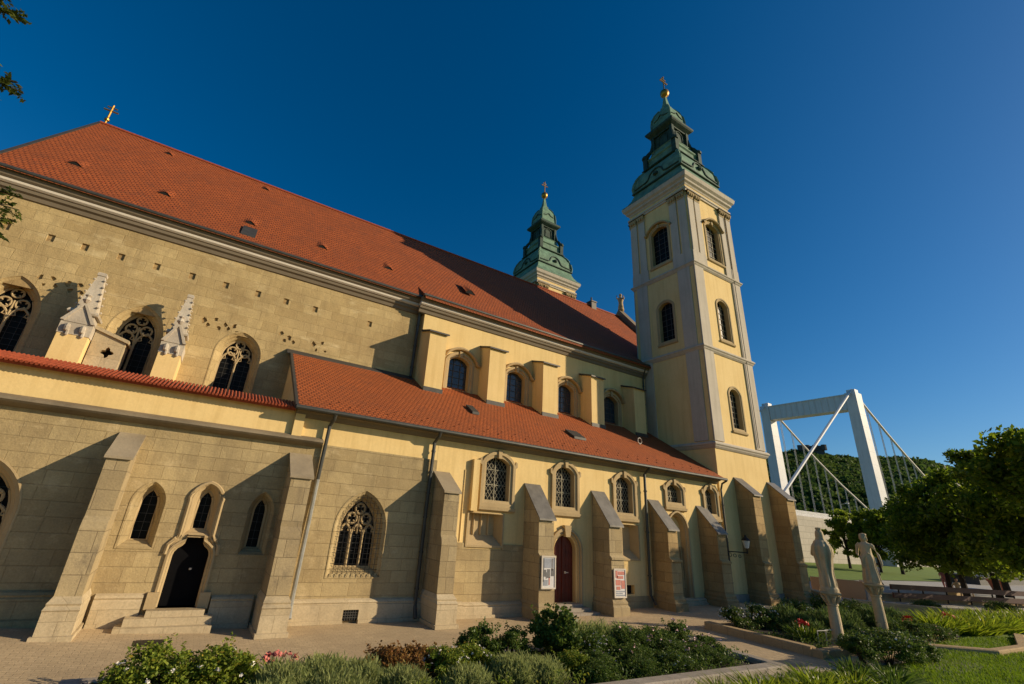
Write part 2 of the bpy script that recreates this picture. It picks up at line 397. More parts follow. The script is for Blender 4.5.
def sash(T, cx, z0, zs, za, hw, fo=.24, proud=.07, depth=.28, mat=m_trim, glass=m_glass, bars='diamond', hood=False, key=True, ear=True, label=None, sill=.12):
    n = 6
    fr = MB()
    fr.loft([ring3(T, arch(cx, z0, zs, za, hw, n, o), w) for o, w in
             ((fo, .03), (fo, -proud), (fo*.5, -proud), (fo*.42, -proud*.3), (0.0, -proud*.1), (0, depth+.1))])
    if sill: fr.prism([T(cx-hw-fo-.03, z0-fo, -.02), T(cx-hw-fo-.03, z0-fo, -.12), T(cx-hw-fo-.03, z0-fo-sill, -.10), T(cx-hw-fo-.03, z0-fo-sill-.05, -.02)],
                      Vector(T(cx+hw+fo+.03, 0, 0))-Vector(T(cx-hw-fo-.03, 0, 0)))
    if key:
        fr.prism([T(cx-.09, za+fo+.05, -.0), T(cx-.07, za-.04, 0), T(cx+.07, za-.04, 0), T(cx+.09, za+fo+.05, 0)], Vector(T(0, 0, -proud-.05))-Vector(T(0, 0, 0)))
    if ear:
        for sx in (-1, 1):
            a = cx+sx*(hw+fo); fr.prism([T(a, zs-.12, .0), T(a+sx*.09, zs-.05, 0), T(a+sx*.09, zs+.12, 0), T(a, zs+.16, 0)], Vector(T(0, 0, -proud))-Vector(T(0, 0, 0)))
    w = part('window', fr, mat, CH, label)
    g = MB(); g.plate(T, arch(cx, z0, zs, za, hw, n, -.004), (), depth, depth+.02); g.obj('glass', glass, w)
    b = MB(); inner = arch(cx, z0, zs, za, hw, n)
    if bars == 'diamond':
        lattice(b, T, inner, depth-.02, .17, .0085, True, 1.45)
        b.tube([T(cx, z0, depth-.03), T(cx, za, depth-.03)], .018, 4)
        for k in (1, 2): b.tube([T(cx-hw, z0+(zs-z0)*k*.42, depth-.03), T(cx+hw, z0+(zs-z0)*k*.42, depth-.03)], .014, 4)
        b.obj('leading', m_lead, w)
    else:
        nu, nv, rr, mt = bars
        for k in range(1, nu): 
            u = cx-hw+2*hw*k/nu
            for p, q in clipseg((u, z0), (u, za), inner): b.tube([T(p[0], p[1], depth-.03), T(q[0], q[1], depth-.03)], rr, 4)
        for k in range(1, nv+1):
            v = z0+(za-z0)*k/(nv+1)
            for p, q in clipseg((cx-hw, v), (cx+hw, v), inner): b.tube([T(p[0], p[1], depth-.03), T(q[0], q[1], depth-.03)], rr*.8, 4)
        b.obj('glazing_bars', mt, w)
    if hood:
        h = MB(); pts = arch(cx, z0, zs, za, hw, 8, fo+.1)[2:]
        a, c = pts[0], pts[-1]
        line = [(a[0]+.16, a[1]-.05)]+pts+[(c[0]-.16, c[1]-.05)]
        h.loft([[T(u, v, 0.03) for u, v in line], [T(u, v, -.22) for u, v in line], [T(u, v+.06, -.26) for u, v in line], [T(u, v+.14, -.24) for u, v in line], [T(u, v+.17, .03) for u, v in line]], closed=False)
        h.obj('hood_mould', mat, w)
    return arch(cx, z0, zs, za, hw, n, 0.02)

# ---- lower chapel wall (stone) west of the aisle, X -20 .. 3.25
T16 = Tf(16.0)
holes = []
holes.append(gothic(T16, -4.30, 1.35, 2.55, 3.55, .62, 3, label='pointed tracery window in deep shade'))
holes.append(gothic(T16, -.89, 2.05, 2.95, 3.36, .22, 1, .15, .30, fm=m_ash))
holes.append(gothic(T16, 1.92, 1.95, 2.92, 3.34, .19, 1, .15, .30, fm=m_ash))
holes.append(gothic(T16, .44, 2.38, 3.08, 3.42, .19, 1, .15, .24))
dc = .44
def shoulder(o=0.0):
    return [(dc-.43-o, .5), (dc+.43+o, .5), (dc+.43+o, 1.72)]+[(dc+.43*math.cos(a)+o*math.cos(a), 1.72+(.30+o)*math.sin(a)) for a in (.3, .6, .9)]+[(dc+.22, 2.02+o*.8), (dc+.2, 2.20+o*.4), (dc-.2, 2.20+o*.4), (dc-.22, 2.02+o*.8)]+[(dc-.43*math.cos(a)-o*math.cos(a), 1.72+(.30+o)*math.sin(a)) for a in (.9, .6, .3)]+[(dc-.43-o, 1.72)]
wall_out = [(-22, -.4), (dc-.5, -.4), (3.25, -.4), (3.25, 5.02), (-22, 5.02)]
door_hole = shoulder(.04)
w = MB(); w.plate(T16, wall_out, [list(h) for h in holes]+[door_hole], 0, .6); part('chapel_wall', w, m_ash)
d = MB(); d.plate(T16, shoulder(.0), (), .25, .31); D1 = part('door', d, m_ddoor, CH, 'dark arched door under a small pointed window')
h = MB(); h.lathe((dc+.08, 16.22, 1.38), [(.0, -.03), (.03, -.02), (.03, .02), (.0, .03)], 8); h.obj('handle', m_stripe, D1)
f = MB(); f.loft([ring3(T16, shoulder(o), ww) for o, ww in ((.15, .02), (.15, -.06), (.10, -.07), (.08, -.02), (.04, .02), (.0, .06), (.0, .26))])
f.box(dc-.72, dc-.46, 15.86, 16.02, .48, .86).box(dc+.46, dc+.72, 15.86, 16.02, .48, .86)
f.obj('door_frame', m_trim, D1)
f = MB()
for pts in ([(dc-.62, 1.75), (dc-.60, 1.98), (dc-.48, 2.14), (dc-.40, 2.24), (dc-.40, 3.1)], ):
    arc = arch(dc, 2.3, 3.1, 3.62, .42, 8)[2:]
    line = [(2*dc-u, v) for u, v in pts]+arc[1:-1]+pts[::-1]
    f.tube([T16(u, v, -.03) for u, v in line], .055, 6); f.tube([T16(u, v, -.01) for u, v in [(dc+(u-dc)*.86, v-.03) for u, v in line]], .035, 6)
f.obj('label_mould', m_trim, D1)
s = MB(); s.box(-.75, 1.32, 15.25, 15.99, -.2, .20).box(-.60, 1.30, 15.45, 15.985, .20, .36).box(-.2, 1.1, 15.6, 15.98, .36, .50)
part('doorstep', s, m_pale)
def plinth(x0, x1, zt, y=16.0, d=.16, mat=m_pale):
    p = MB()
    prof = [(y+.01, -.4), (y-d, -.4), (y-d, zt-.16), (y-d*.8, zt-.13), (y-d*.95, zt-.09), (y-d*.6, zt-.04), (y+.01, zt)]
    p.prism([(x0, a, z) for a, z in prof], (x1-x0, 0, 0)); part('plinth', p, mat)
    q = MB(); q.box(x0, x1, y-d-.06, y-d, -.4, gz((x0+x1)/2)+.10); part('base_course', q, mat)
plinth(-22, -2.15, .92, mat=m_ash); plinth(-1.35, -.35, .84); plinth(1.2, 2.25, .78)
# string course and yellow parapet
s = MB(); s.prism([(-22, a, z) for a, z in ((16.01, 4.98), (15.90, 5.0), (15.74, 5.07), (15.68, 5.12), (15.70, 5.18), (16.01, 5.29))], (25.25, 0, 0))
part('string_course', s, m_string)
s = MB(); s.box(-22, 3.25, 16.03, 16.5, 5.0, 6.12); part('parapet_wall', s, m_yel)
# tiled coping (barrel tiles) on the parapet
s = MB(); s.prism([(-22, 15.78, 6.08), (-22, 16.65, 6.40), (-22, 16.65, 6.30), (-22, 15.82, 6.0)], (24.2, 0, 0))
COP = part('coping', s, m_barrel)
s = MB(); x = -9.0
while x < 2.2:
    s.tube([(x, 15.68, 6.08), (x, 16.66, 6.44)], .040, 6); x += .098
s.obj('coping_tile', m_barrel, COP)
s = MB(); s.prism([(-22, 16.5, 6.3), (-22, 20.95, 7.0), (-22, 20.95, 6.9), (-22, 16.5, 6.2)], (24.3, 0, 0)); part('chapel_roof', s, m_tile2)

# ---- aisle wall, bay by bay
hA = gothic(T16, 5.02, 1.48, 2.62, 3.55, .60, 3, .24, .36, grille=True, fm=m_ash)
w = MB(); w.plate(T16, [(3.25, -.4), (7.5, -.4), (7.5, 5.1), (3.25, 5.1)], [hA, rect(4.86, 5.30, .08, .32)], 0, .6)
part('chapel_wall', w, m_ash)
w = MB(); w.box(3.25, 7.5, 16.035, 16.6, 5.1, 6.2); part('aisle_wall', w, m_yel)
plinth(3.25, 4.84, .65); plinth(5.32, 7.4, .65); s = MB(); s.prism([(4.84, a, z) for a, z in ((16.01, .36), (15.84, .36), (15.84, .49), (15.87, .52), (15.85, .56), (15.90, .61), (16.01, .65))], (.48, 0, 0)); part('plinth', s, m_pale)
g = MB(); g.plate(T16, rect(4.845, 5.315, .06, .355), (), -.08, .25); V1 = part('vent_opening', g, m_dark)
g = MB(); lattice(g, T16, rect(4.85, 5.31, .08, .35), -.13, .075, .010, False); g.obj('iron_grate', m_leadd, V1)
# bay with window A and the niche
holes = [sash(T16, 10.20, 3.90, 5.28, 5.52, .56)]
nich = [(9.02, 2.30), (9.18, 2.30), (10.38, 2.30), (10.52, 2.30), (10.52, 3.42), (9.02, 3.42)]
holes.append(nich)
w = MB(); w.plate(T16, [(7.5, 2.36-.35), (11.9, 2.36-.35), (11.9, 6.2), (7.5, 6.2)], holes, .03, .6); part('aisle_wall', w, m_yel)
w = MB(); w.plate(T16, [(7.5, -.4), (11.9, -.4), (11.9, 2.36), (10.54, 2.36), (10.54, 2.18), (9.0, 2.18), (9.0, 2.36), (7.5, 2.36)], (), 0, .03); part('chapel_wall', w, m_ash)
def niche(x0, x1, z0, z1, T=T16, flut=True, mat=m_trim):
    p = MB()
    o = rect(x0, x1, z0, z1); i = rect(x0+.16, x1-.16, z0+.34, z1-.02)
    p.loft([ring3(T, o, .0), ring3(T, i, .38)]); p.plate(T, i, (), .38, .42)
    if flut:
        for k in range(3): u = x0+.42+k*(x1-x0-.84)/2; p.tube([T(u, z0+.34, .36), T(u, z1, .36)], .05, 6)
    p.loft([ring3(T, rect(x0-.07, x1+.07, z0-.07, z1+.03), .02), ring3(T, rect(x0-.07, x1+.07, z0-.07, z1+.03), -.025), ring3(T, o, -.025), ring3(T, o, .04)])
    part('blind_niche', p, mat)
niche(9.02, 10.52, 2.30, 3.40)
s = MB(); s.box(9.0, 9.27, 15.86, 16.05, 3.46, 5.32); part('window_jamb', s, m_yel)
s = MB(); s.tube([(8.72, 16.02, 2.4), (8.72, 16.02, 4.9)], .025, 6); part('wall_offset_edge', s, m_yel)  # thin upright tube added to draw the edge line of a wall offset
plinth(7.95, 9.0, .50); plinth(9.0, 11.5, .48)
# bay with the red door
holes = [sash(T16, 13.66, 3.92, 5.28, 5.55, .52)]
dr = arch(13.70, .36, 2.32, 2.80, .57, 8); drh = arch(13.70, .36, 2.32, 2.80, .57, 8, .02)
w = MB(); w.plate(T16, [(11.9, -.4), (15.6, -.4), (15.6, 6.2), (11.9, 6.2)], holes+[drh], .03, .6); part('aisle_wall', w, m_yel)
d = MB(); d.plate(T16, dr, (), .24, .30)
for k in range(1, 6): u = 13.13+1.14*k/6; d.box(u-.012, u+.012, 16.225, 16.25, .36, 2.45)
d.box(13.68, 13.72, 16.20, 16.25, .36, 2.78)
D2 = part('door', d, m_rdoor, CH, 'tall arched red wooden door')
h = MB(); h.tube([(13.86, 16.24, 1.42), (13.86, 16.17, 1.42), (13.98, 16.17, 1.42)], .018, 6); h.lathe((13.86, 16.225, 1.42), [(.0, -.05), (.045, -.04), (.045, .04), (.0, .05)], 8); h.obj('handle', m_stripe, D2)
f = MB(); f.loft([ring3(T16, arch(13.70, .36, 2.32, 2.80, .57, 8, o), ww) for o, ww in ((.30, .04), (.30, -.08), (.20, -.10), (.17, -.03), (.10, -.05), (.07, .03), (0, .08), (0, .25))])
f.prism([T16(13.58, 2.76, .0), T16(13.82, 2.76, 0), T16(13.88, 3.2, 0), T16(13.52, 3.2, 0)], (0, -.16, 0)); f.obj('door_frame', m_trim, D2)
s = MB(); s.box(12.55, 14.85, 15.3, 15.99, -.2, .13).box(12.8, 14.6, 15.55, 15.985, .13, .25).box(13.0, 14.4, 15.75, 15.98, .25, .36); part('doorstep', s, m_gkerb)
# bay with window C and the second niche
holes = [sash(T16, 17.24, 3.92, 5.24, 5.50, .53), rect(16.98, 18.02, 2.02, 3.42), rect(17.2, 17.66, .62, .98)]
w = MB(); w.plate(T16, [(15.6, .55), (19.2, .55), (19.2, 6.2), (15.6, 6.2)], holes, .03, .6); part('aisle_wall', w, m_yel)
w = MB(); w.box(15.6, 19.2, 16.0, 16.6, -.4, .55); part('chapel_wall', w, m_ash)
niche(16.98, 18.02, 2.02, 3.42, flut=False)
g = MB(); g.plate(T16, rect(17.2, 17.66, .62, .98), (), .22, .26); part('vent_opening', g, m_dark)
# bay with the small window and the pointed recess
holes = [sash(T16, 20.80, 4.64, 5.28, 5.50, .52)]
ph = arch(20.86, .30, 3.35, 4.12, .66, 8, .02)
w = MB(); w.plate(T16, [(19.2, -.4), (22.8, -.4), (22.8, 6.2), (19.2, 6.2)], holes+[ph], .03, .6); part('aisle_wall', w, m_yel)
f = MB(); f.loft([ring3(T16, arch(20.86, .30, 3.35, 4.12, .66, 8, o), ww) for o, ww in ((.14, .04), (.14, -.06), (.06, -.06), (.03, .03), (-.03, .08), (-.06, .35))])
AR = part('blind_arch', f, m_trim)
g = MB(); g.plate(T16, arch(20.86, .30, 3.35, 4.12, .66, 8), (), .34, .40); g.obj('arch_infill', m_yel, AR)
g = MB(); g.box(20.3, 21.5, 16.26, 16.335, .25, 2.6)
for k in range(7): u = 20.36+k*.18; g.tube([(u, 16.26, .25), (u, 16.26, 2.55)], .05, 5)
g.obj('closed_doorway', m_brown, AR)
# last bay
holes = [sash(T16, 23.72, 4.30, 5.34, 5.56, .42)]
w = MB(); w.plate(T16, [(22.8, -.4), (24.5, -.4), (24.5, 6.2), (22.8, 6.2)], holes, .03, .6); part('aisle_wall', w, m_yel)
plinth(19.9, 22.4, .45); plinth(23.3, 24.5, .5)

# ---- lower buttresses
def buttress(x0, x1, ztop, zfront, kind, zg, mat, label=None):
    b = MB()
    yf = 15.0
    if kind == 'gothic':
        prof = [(16.05, -.3), (14.86, -.3), (14.86, 2.35), (14.90, 2.5), (15.0, 2.62), (15.0, zfront-.03), (16.05, ztop-.07)]
    else:
        prof = [(16.05, -.3), (14.96, -.3), (14.96, 2.12), (15.04, 2.2), (15.04, zfront-.03), (16.05, ztop-.07)]
    b.prism([(x0, a, z) for a, z in prof], (x1-x0, 0, 0))
    o = part('buttress', b, mat, CH, label)
    c = MB(); s = (ztop-zfront)/(16.05-15.0); e = .05
    yb = 14.93
    zb = zfront-s*(15.0-yb)
    c.prism([(x0-e, 16.02, ztop-.06), (x0-e, yb, zb-.06), (x0-e, yb, zb), (x0-e, 16.02, ztop+.02)], (x1-x0+2*e, 0, 0))
    c.obj('weathering_cap', m_capst if kind == 'gothic' else m_zinc, o)
    if kind == 'gothic':
        zt = .86+zg*.4
        p = MB(); e1, e2 = .05, .13
        for (e, z0, z1) in ((.07, -.3, zt-.22), ):
            p.box(x0-e, x1+e, 14.62, 16.02, z0, z1)
        p.loft([[(x0-e, 16.01, z), (x0-e, y, z), (x1+e, y, z), (x1+e, 16.01, z)] for e, y, z in ((.07, 14.62, zt-.22), (.08, 14.60, zt-.19), (.05, 14.70, zt-.12), (.06, 14.68, zt-.08), (.002, 14.855, zt+.04))], cap=True)
        p.obj('plinth', m_pale, o)
        q = MB(); q.box(x0-.12, x1+.12, 14.52, 16.01, -.3, zg+.11); q.obj('base_course', m_pale, o)
    else:
        p = MB(); p.box(x0-.03, x1+.03, 14.90, 15.5, 2.04, 2.12); p.obj('drip_mould', mat, o)
        p = MB(); p.loft([[(x0-e, 16.01, z), (x0-e, y, z), (x1+e, y, z), (x1+e, 16.01, z)] for e, y, z in ((.09, 14.82, -.3), (.09, 14.82, zg+.30), (.05, 14.88, zg+.36), (.05, 14.88, zg+.46), (.002, 14.955, zg+.56))], cap=True)
        p.obj('plinth', mat, o)
    return o
buttress(-2.0, -1.50, 4.70, 4.06, 'gothic', .13, m_butt)
buttress(2.40, 2.98, 4.72, 4.04, 'gothic', 0, m_butt)
buttress(7.44, 8.02, 4.70, 4.05, 'gothic', 0, m_butt)
buttress(11.56, 12.28, 4.66, 3.46, 'roof', 0, m_butt)
buttress(15.22, 15.94, 4.70, 3.42, 'roof', .06, m_butt)
buttress(18.88, 19.54, 4.62, 3.44, 'roof', .12, m_brown)
buttress(22.52, 23.22, 4.60, 3.44, 'roof', .18, m_brown)
buttress(26.10, 26.84, 6.40, 5.52, 'roof', .22, m_brown)
buttress(29.45, 30.25, 6.46, 5.56, 'roof', .24, m_brown)

# ---- aisle eaves, roof, gutter
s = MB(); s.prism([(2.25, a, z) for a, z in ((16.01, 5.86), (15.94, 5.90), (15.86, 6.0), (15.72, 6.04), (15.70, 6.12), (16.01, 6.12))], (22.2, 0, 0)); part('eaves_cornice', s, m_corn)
def aisle_z(y): return 6.20+.613*(y-15.6)
s = MB(); s.prism([(2.22, 15.56, aisle_z(15.56)), (2.22, 20.93, aisle_z(20.93)), (2.22, 20.93, aisle_z(20.93)-.14), (2.22, 15.56, aisle_z(15.56)-.10)], (24.5-2.22, 0, 0))
AR_ = part('aisle_roof', s, m_tile2)
s = MB(); s.prism([(2.13, 15.5, aisle_z(15.5)+.02), (2.13, 20.92, aisle_z(20.92)+.02), (2.13, 20.92, aisle_z(20.92)-.2), (2.13, 15.5, aisle_z(15.5)-.12)], (.10, 0, 0)); s.obj('verge', m_dkzinc, AR_)
s = MB(); s.prism([(2.0, 20.6, aisle_z(20.6)+.02), (2.0, 20.9, aisle_z(20.9)+.06), (2.0, 20.9, aisle_z(20.9)), (2.0, 20.6, aisle_z(20.6)-.02)], (5.9, 0, 0)); s.obj('flashing', m_dkzinc, AR_)
s = MB(); s.plate(Te(2.26), [(15.9, 5.2), (20.9, 5.2), (20.9, aisle_z(20.9)-.12), (15.9, aisle_z(15.9)-.12)], (), 0, .3); part('gable_wall', s, m_yel)
s = MB(); s.tube([(2.15, 15.50, 6.10), (24.62, 15.50, 6.10)], .075, 8); part('gutter', s, m_pipe)
def vent(parent, x, y, zf, slope, w=.55, kind='eyebrow'):
    v = MB()
    z = zf(y)
    if kind == 'eyebrow':
        ys = y-.05
        ring0 = [(x-w*1.1+2.2*w*i/10, ys, zf(ys)+.02+.20*math.sin(PI*i/10)**2) for i in range(11)]
        ring1 = [(x-w*1.5+3.0*w*i/10, ys+.9, zf(ys+.9)-.02) for i in range(11)]
        v.loft([ring0, ring1], closed=False)
        o = v.obj('roof_vent', m_tile, parent)
        d = MB(); d.add(ring0+[(x+w*1.1, ys+.02, zf(ys)-.05), (x-w*1.1, ys+.02, zf(ys)-.05)], [tuple(range(13))])
        d.v = [(a, b+.03, c) for a, b, c in d.v]; d.obj('roof_vent_opening', m_dark, parent)
    else:
        v.prism([(x-w*.5, y-.35, zf(y-.35)+.02), (x-w*.5, y-.35, zf(y-.35)+.13), (x-w*.5, y+.35, zf(y+.35)+.13), (x-w*.5, y+.35, zf(y+.35)+.02)], (w, 0, 0))
        v.obj('skylight', m_dkzinc, parent)
vent(AR_, 9.9, 18.0, aisle_z, .63, .35, 'sky'); vent(AR_, 15.5, 17.4, aisle_z, .63, .75, 'sky')
s = MB(); s.tube([(20.8+.16*math.cos(a), 18.0, aisle_z(18)+.22+.16*math.sin(a)) for a in [2*PI*k/12 for k in range(12)]], .025, 5, True); s.tube([(20.8, 18, aisle_z(18)), (20.8, 18, aisle_z(18)+.06)], .03, 5); s.obj('roof_hook', m_stripe, AR_)
s = MB(); x = 2.6
k = 0
while x < 24.3:
    y = 15.95+.28*(k % 2); s.box(x, x+.035, y, y+.05, aisle_z(y)-.01, aisle_z(y)+.055); x += .34; k += 1
o = s.obj('snow_guard', m_tile2, AR_)

# ---- choir wall
T21 = Tf(20.9)
holes = [gothic(T21, c, 6.95, 8.75, za, .60, 2, .24, .36, fm=m_choir) for c, za in ((-6.98, 9.72), (-3.30, 9.70), (.22, 9.52))]
rnd = random.Random(3)
for i, x in enumerate([-8.05, -6.82, -5.82, -4.70, -3.52, -2.28, -1.03, .24, 1.42, 2.70, 5.30]): holes.append(rect(x-.05, x+.17, 11.50, 11.78))
fr_holes = []
for x, z in ((-5.95, 10.05), (-.75, 9.95), (2.15, 10.02), (3.55, 10.0)):
    for k in range(4 if x < 0 else 2):
        u = x-.55+k*.36+rnd.uniform(-.05, .05); fr_holes.append((u, z+rnd.uniform(-.05, .12), rnd.uniform(.07, .10)))
        fr_holes.append((u+rnd.uniform(.12, .2), z+rnd.uniform(-.3, -.16), rnd.uniform(.05, .08)))
for u, z, r in fr_holes:
    holes.append([(u+r*(1+.4*math.sin(3*a+u*9))*math.cos(a), z+r*1.25*(1+.3*math.cos(2*a+u*7))*math.sin(a)) for a in [2*PI*k/7 for k in range(7)]])
w = MB(); w.plate(T21, [(-9.2, 6.0), (8.1, 6.0), (8.1, 13.1), (-9.2, 13.1)], holes, 0, .6); CW = part('choir_wall', w, m_choir)
g = MB(); g.box(-9.1, 8.0, 20.965, 21.0, 9.6, 12.2); g.obj('hole_backing', m_brown, CW)
# pinnacled piers
def pinnacle(x0, x1):
    b = MB(); b.box(x0, x1, 19.8, 20.95, 6.3, 8.3); o = part('pinnacle_pier', b, m_yel)
    c = (x0+x1)/2; hw = (x1-x0)/2; yc = 19.8+hw
    p = MB(); p.box(x0-.02, x1+.02, 19.78, 20.95, 8.0, 8.42)
    p.prism([(x0-.02, 19.76, 8.42), (x1+.02, 19.76, 8.42), (c, 19.76, 9.10)], (0, 1.2, 0))
    p.prism([(x0+.06, 19.71, 8.44), (x0-.05, 19.71, 8.44), (c, 19.71, 9.22), (c, 19.71, 9.08)], (0, .1, 0)); p.prism([(x1+.05, 19.71, 8.44), (x1-.06, 19.71, 8.44), (c, 19.71, 9.08), (c, 19.71, 9.22)], (0, .1, 0))
    p.lathe((c, yc+.05, 8.4), [(hw*.92, 0), (hw*.72, .55), (hw*.26, 2.0), (hw*.32, 2.02), (hw*.32, 2.12), (hw*.2, 2.16)], 4, True)
    p.lathe((c, yc+.05, 8.4), [(hw*1.0, .40), (hw*1.05, .46), (hw*.93, .54)], 4, True)
    for k in range(5):
        z = .75+k*.27; r = hw*(.80-.5*(z-.55)/1.45)
        for sx, sy_ in ((-1, -1), (1, -1), (1, 1), (-1, 1)): p.lathe((c+sx*r, yc+.05+sy_*r, 8.4+z), [(.0, -.05), (.05, 0), (.0, .06)], 6)
    p.lathe((c, 19.72, 9.26), [(.05, -.1), (.13, 0), (.06, .12), (.11, .18), (0, .26)], 8)
    p.obj('pinnacle', m_white, o)
    for u in (c-hw*.5, c+hw*.5):
        q = MB(); q.lathe((u, 19.74, 8.22), [(.0, -.16), (.07, -.12), (.09, 0), (.07, .1), (0, .14)], 8); q.lathe((u+.05, 19.76, 8.06), [(.0, -.16), (.05, -.1), (.04, .1)], 6)
        q.obj('carved_face', m_white, o)
pinnacle(-5.18, -4.34); pinnacle(-2.30, -1.60)
s = MB(); s.plate(Tf(20.2), [(-4.30, 6.5), (-3.35, 6.5), (-3.35, 8.15), (-4.30, 8.45)], [[(-3.78+.16*(1+.3*math.cos(4*a))*math.cos(a), 7.7+.16*(1+.3*math.cos(4*a))*math.sin(a)) for a in [2*PI*k/16 for k in range(16)]]], 0, .7)
s.prism([(-4.34, 20.12, 8.45), (-3.27, 20.12, 8.13), (-3.27, 20.12, 8.25), (-4.34, 20.12, 8.57)], (0, .8, 0)); part('buttress_parapet', s, m_pale)
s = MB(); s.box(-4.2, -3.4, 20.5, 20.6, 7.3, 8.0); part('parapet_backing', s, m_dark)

# ---- clerestory
T205 = Tf(20.5); holes = []
for c in (10.28, 13.90, 17.54, 21.22): holes.append(sash(T205, c, 9.22, 10.68, 10.98, .60, .26, .08, .30, m_trim, m_glassb, (3, 4, .016, m_leadd), True, True, False, sill=0))
w = MB(); w.plate(T205, [(8.0, 8.3), (24.5, 8.3), (24.5, 13.0), (8.0, 13.0)], holes, 0, .9); part('clerestory_wall', w, m_yel)
for x0, x1 in ((8.02, 8.95), (11.50, 12.52), (15.02, 16.06), (18.62, 19.62), (22.24, 23.22)):
    b = MB(); b.prism([(x0, a, z) for a, z in ((20.52, 8.0), (19.5, 8.0), (19.5, 11.58), (20.52, 11.86))], (x1-x0, 0, 0)); o = part('clerestory_pier', b, m_yel)
    c = MB(); c.prism([(x0-.08, a, z) for a, z in ((20.50, 11.84), (19.38, 11.52), (19.38, 11.60), (20.50, 11.94))], (x1-x0+.16, 0, 0)); c.obj('weathering_cap', m_dkzinc, o)
    c = MB(); c.box(x0-.04, x1+.04, 19.44, 19.499, aisle_z(19.45)-.05, aisle_z(19.45)+.20); c.obj('flashing', m_dkzinc, o)
# ---- cornices
def cornice(x0, x1, yw, name='cornice'):
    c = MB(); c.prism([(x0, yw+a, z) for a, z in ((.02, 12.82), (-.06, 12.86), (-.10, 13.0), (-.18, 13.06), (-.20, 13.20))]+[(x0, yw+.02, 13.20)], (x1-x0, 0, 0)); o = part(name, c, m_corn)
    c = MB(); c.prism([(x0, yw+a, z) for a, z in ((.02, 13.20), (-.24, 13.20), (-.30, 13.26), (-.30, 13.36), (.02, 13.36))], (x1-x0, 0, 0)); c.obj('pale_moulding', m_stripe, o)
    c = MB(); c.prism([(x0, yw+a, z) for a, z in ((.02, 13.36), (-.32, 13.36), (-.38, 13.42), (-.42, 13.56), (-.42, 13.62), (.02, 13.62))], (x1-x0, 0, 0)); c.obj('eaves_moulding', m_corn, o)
    c = MB(); c.tube([(x0, yw-.50, 13.66), (x1, yw-.50, 13.66)], .085, 8); c.obj('gutter', m_pipe, o)
cornice(-9.25, 8.0, 20.9); cornice(7.62, 24.5, 20.5)
# ---- nave roof
RY, RZ = 27.35, 21.45
def nave_z(y, y0=20.40, z0=13.72): return z0+(RZ-z0)*(y-y0)/(RY-y0)
def roofprism(x0, x1, ye):
    s = MB(); yn = 2*RY-ye; z0 = 13.72 if ye > 20.2 else 13.62
    yk = 21.3; zk = 13.72+(yk-20.36)*(RZ-13.72)/(RY-20.36)-.08
    s.prism([(x0, ye, z0), (x0, yk, zk), (x0, RY, RZ), (x0, 2*RY-yk, zk), (x0, yn, z0), (x0, yn, z0-.15), (x0, 2*RY-yk, zk-.16), (x0, RY, RZ-.2), (x0, yk, zk-.16), (x0, ye, z0-.15)], (x1-x0, 0, 0)); return s
NR = part('nave_roof', roofprism(-9.17, 7.7, 20.36), m_tile)
part('nave_roof', roofprism(7.7, 30.0, 19.96), m_tile)
s = MB(); s.tube([(-9.2, RY, RZ+.02), (30, RY, RZ+.02)], .09, 6); s.obj('ridge_tile', m_barrel, NR)
s = MB(); s.prism([(-9.27, 20.3, 13.62), (-9.27, RY, RZ+.05), (-9.27, 34.4, 13.62), (-9.27, 34.4, 13.4), (-9.27, RY, RZ-.25), (-9.27, 20.3, 13.4)], (.12, 0, 0)); s.obj('verge', m_dkzinc, NR)
nz = lambda y: nave_z(y)-.06
for x, y in ((-7.5, 22.05), (-4.35, 22.05), (-.85, 22.0), (2.55, 22.0), (6.15, 22.1)): vent(NR, x, y, nz, 1.1, .32)
for x, y in ((-5.75, 26.5), (-.8, 26.6)): vent(NR, x, y, nz, 1.1, .30)
vent(NR, 11.3, 22.0, lambda y: nave_z(y, 20.0)-.06, 1.1, .30)
vent(NR, -.75, 21.15, nz, 1.1, .6, 'sky')
s = MB()
for k in range(46):
    x = -8.8+.36*k; y = 20.95+.3*(k % 2)+.15*(k % 3); s.box(x, x+.05, y, y+.08, nz(y)-.02, nz(y)+.08)
s.obj('snow_guard', m_barrel, NR)
s = MB(); s.tube([(-9.0, RY, RZ), (-9.0, RY, RZ+.5)], .05, 6); s.lathe((-9.0, RY, RZ+.32), [(.0, -.12), (.12, -.05), (.12, .05), (0, .12)], 10)
s.tube([(-9.0, RY, RZ+.4), (-9.0, RY, RZ+1.35)], .05, 6); s.tube([(-9.32, RY, RZ+.95), (-8.68, RY, RZ+.95)], .05, 6); s.tube([(-9.22, RY, RZ+1.17), (-8.78, RY, RZ+1.17)], .04, 6)
part('ridge_cross', s, m_gold)
s = MB(); s.box(26.05, 26.6, RY-.3, RY+.3, RZ-.8, RZ+.35).box(26.0, 26.65, RY-.35, RY+.35, RZ+.35, RZ+.45).lathe((26.3, RY, RZ+.45), [(.08, 0), (.07, .45), (.0, .48)], 8); part('chimney', s, m_dkzinc)
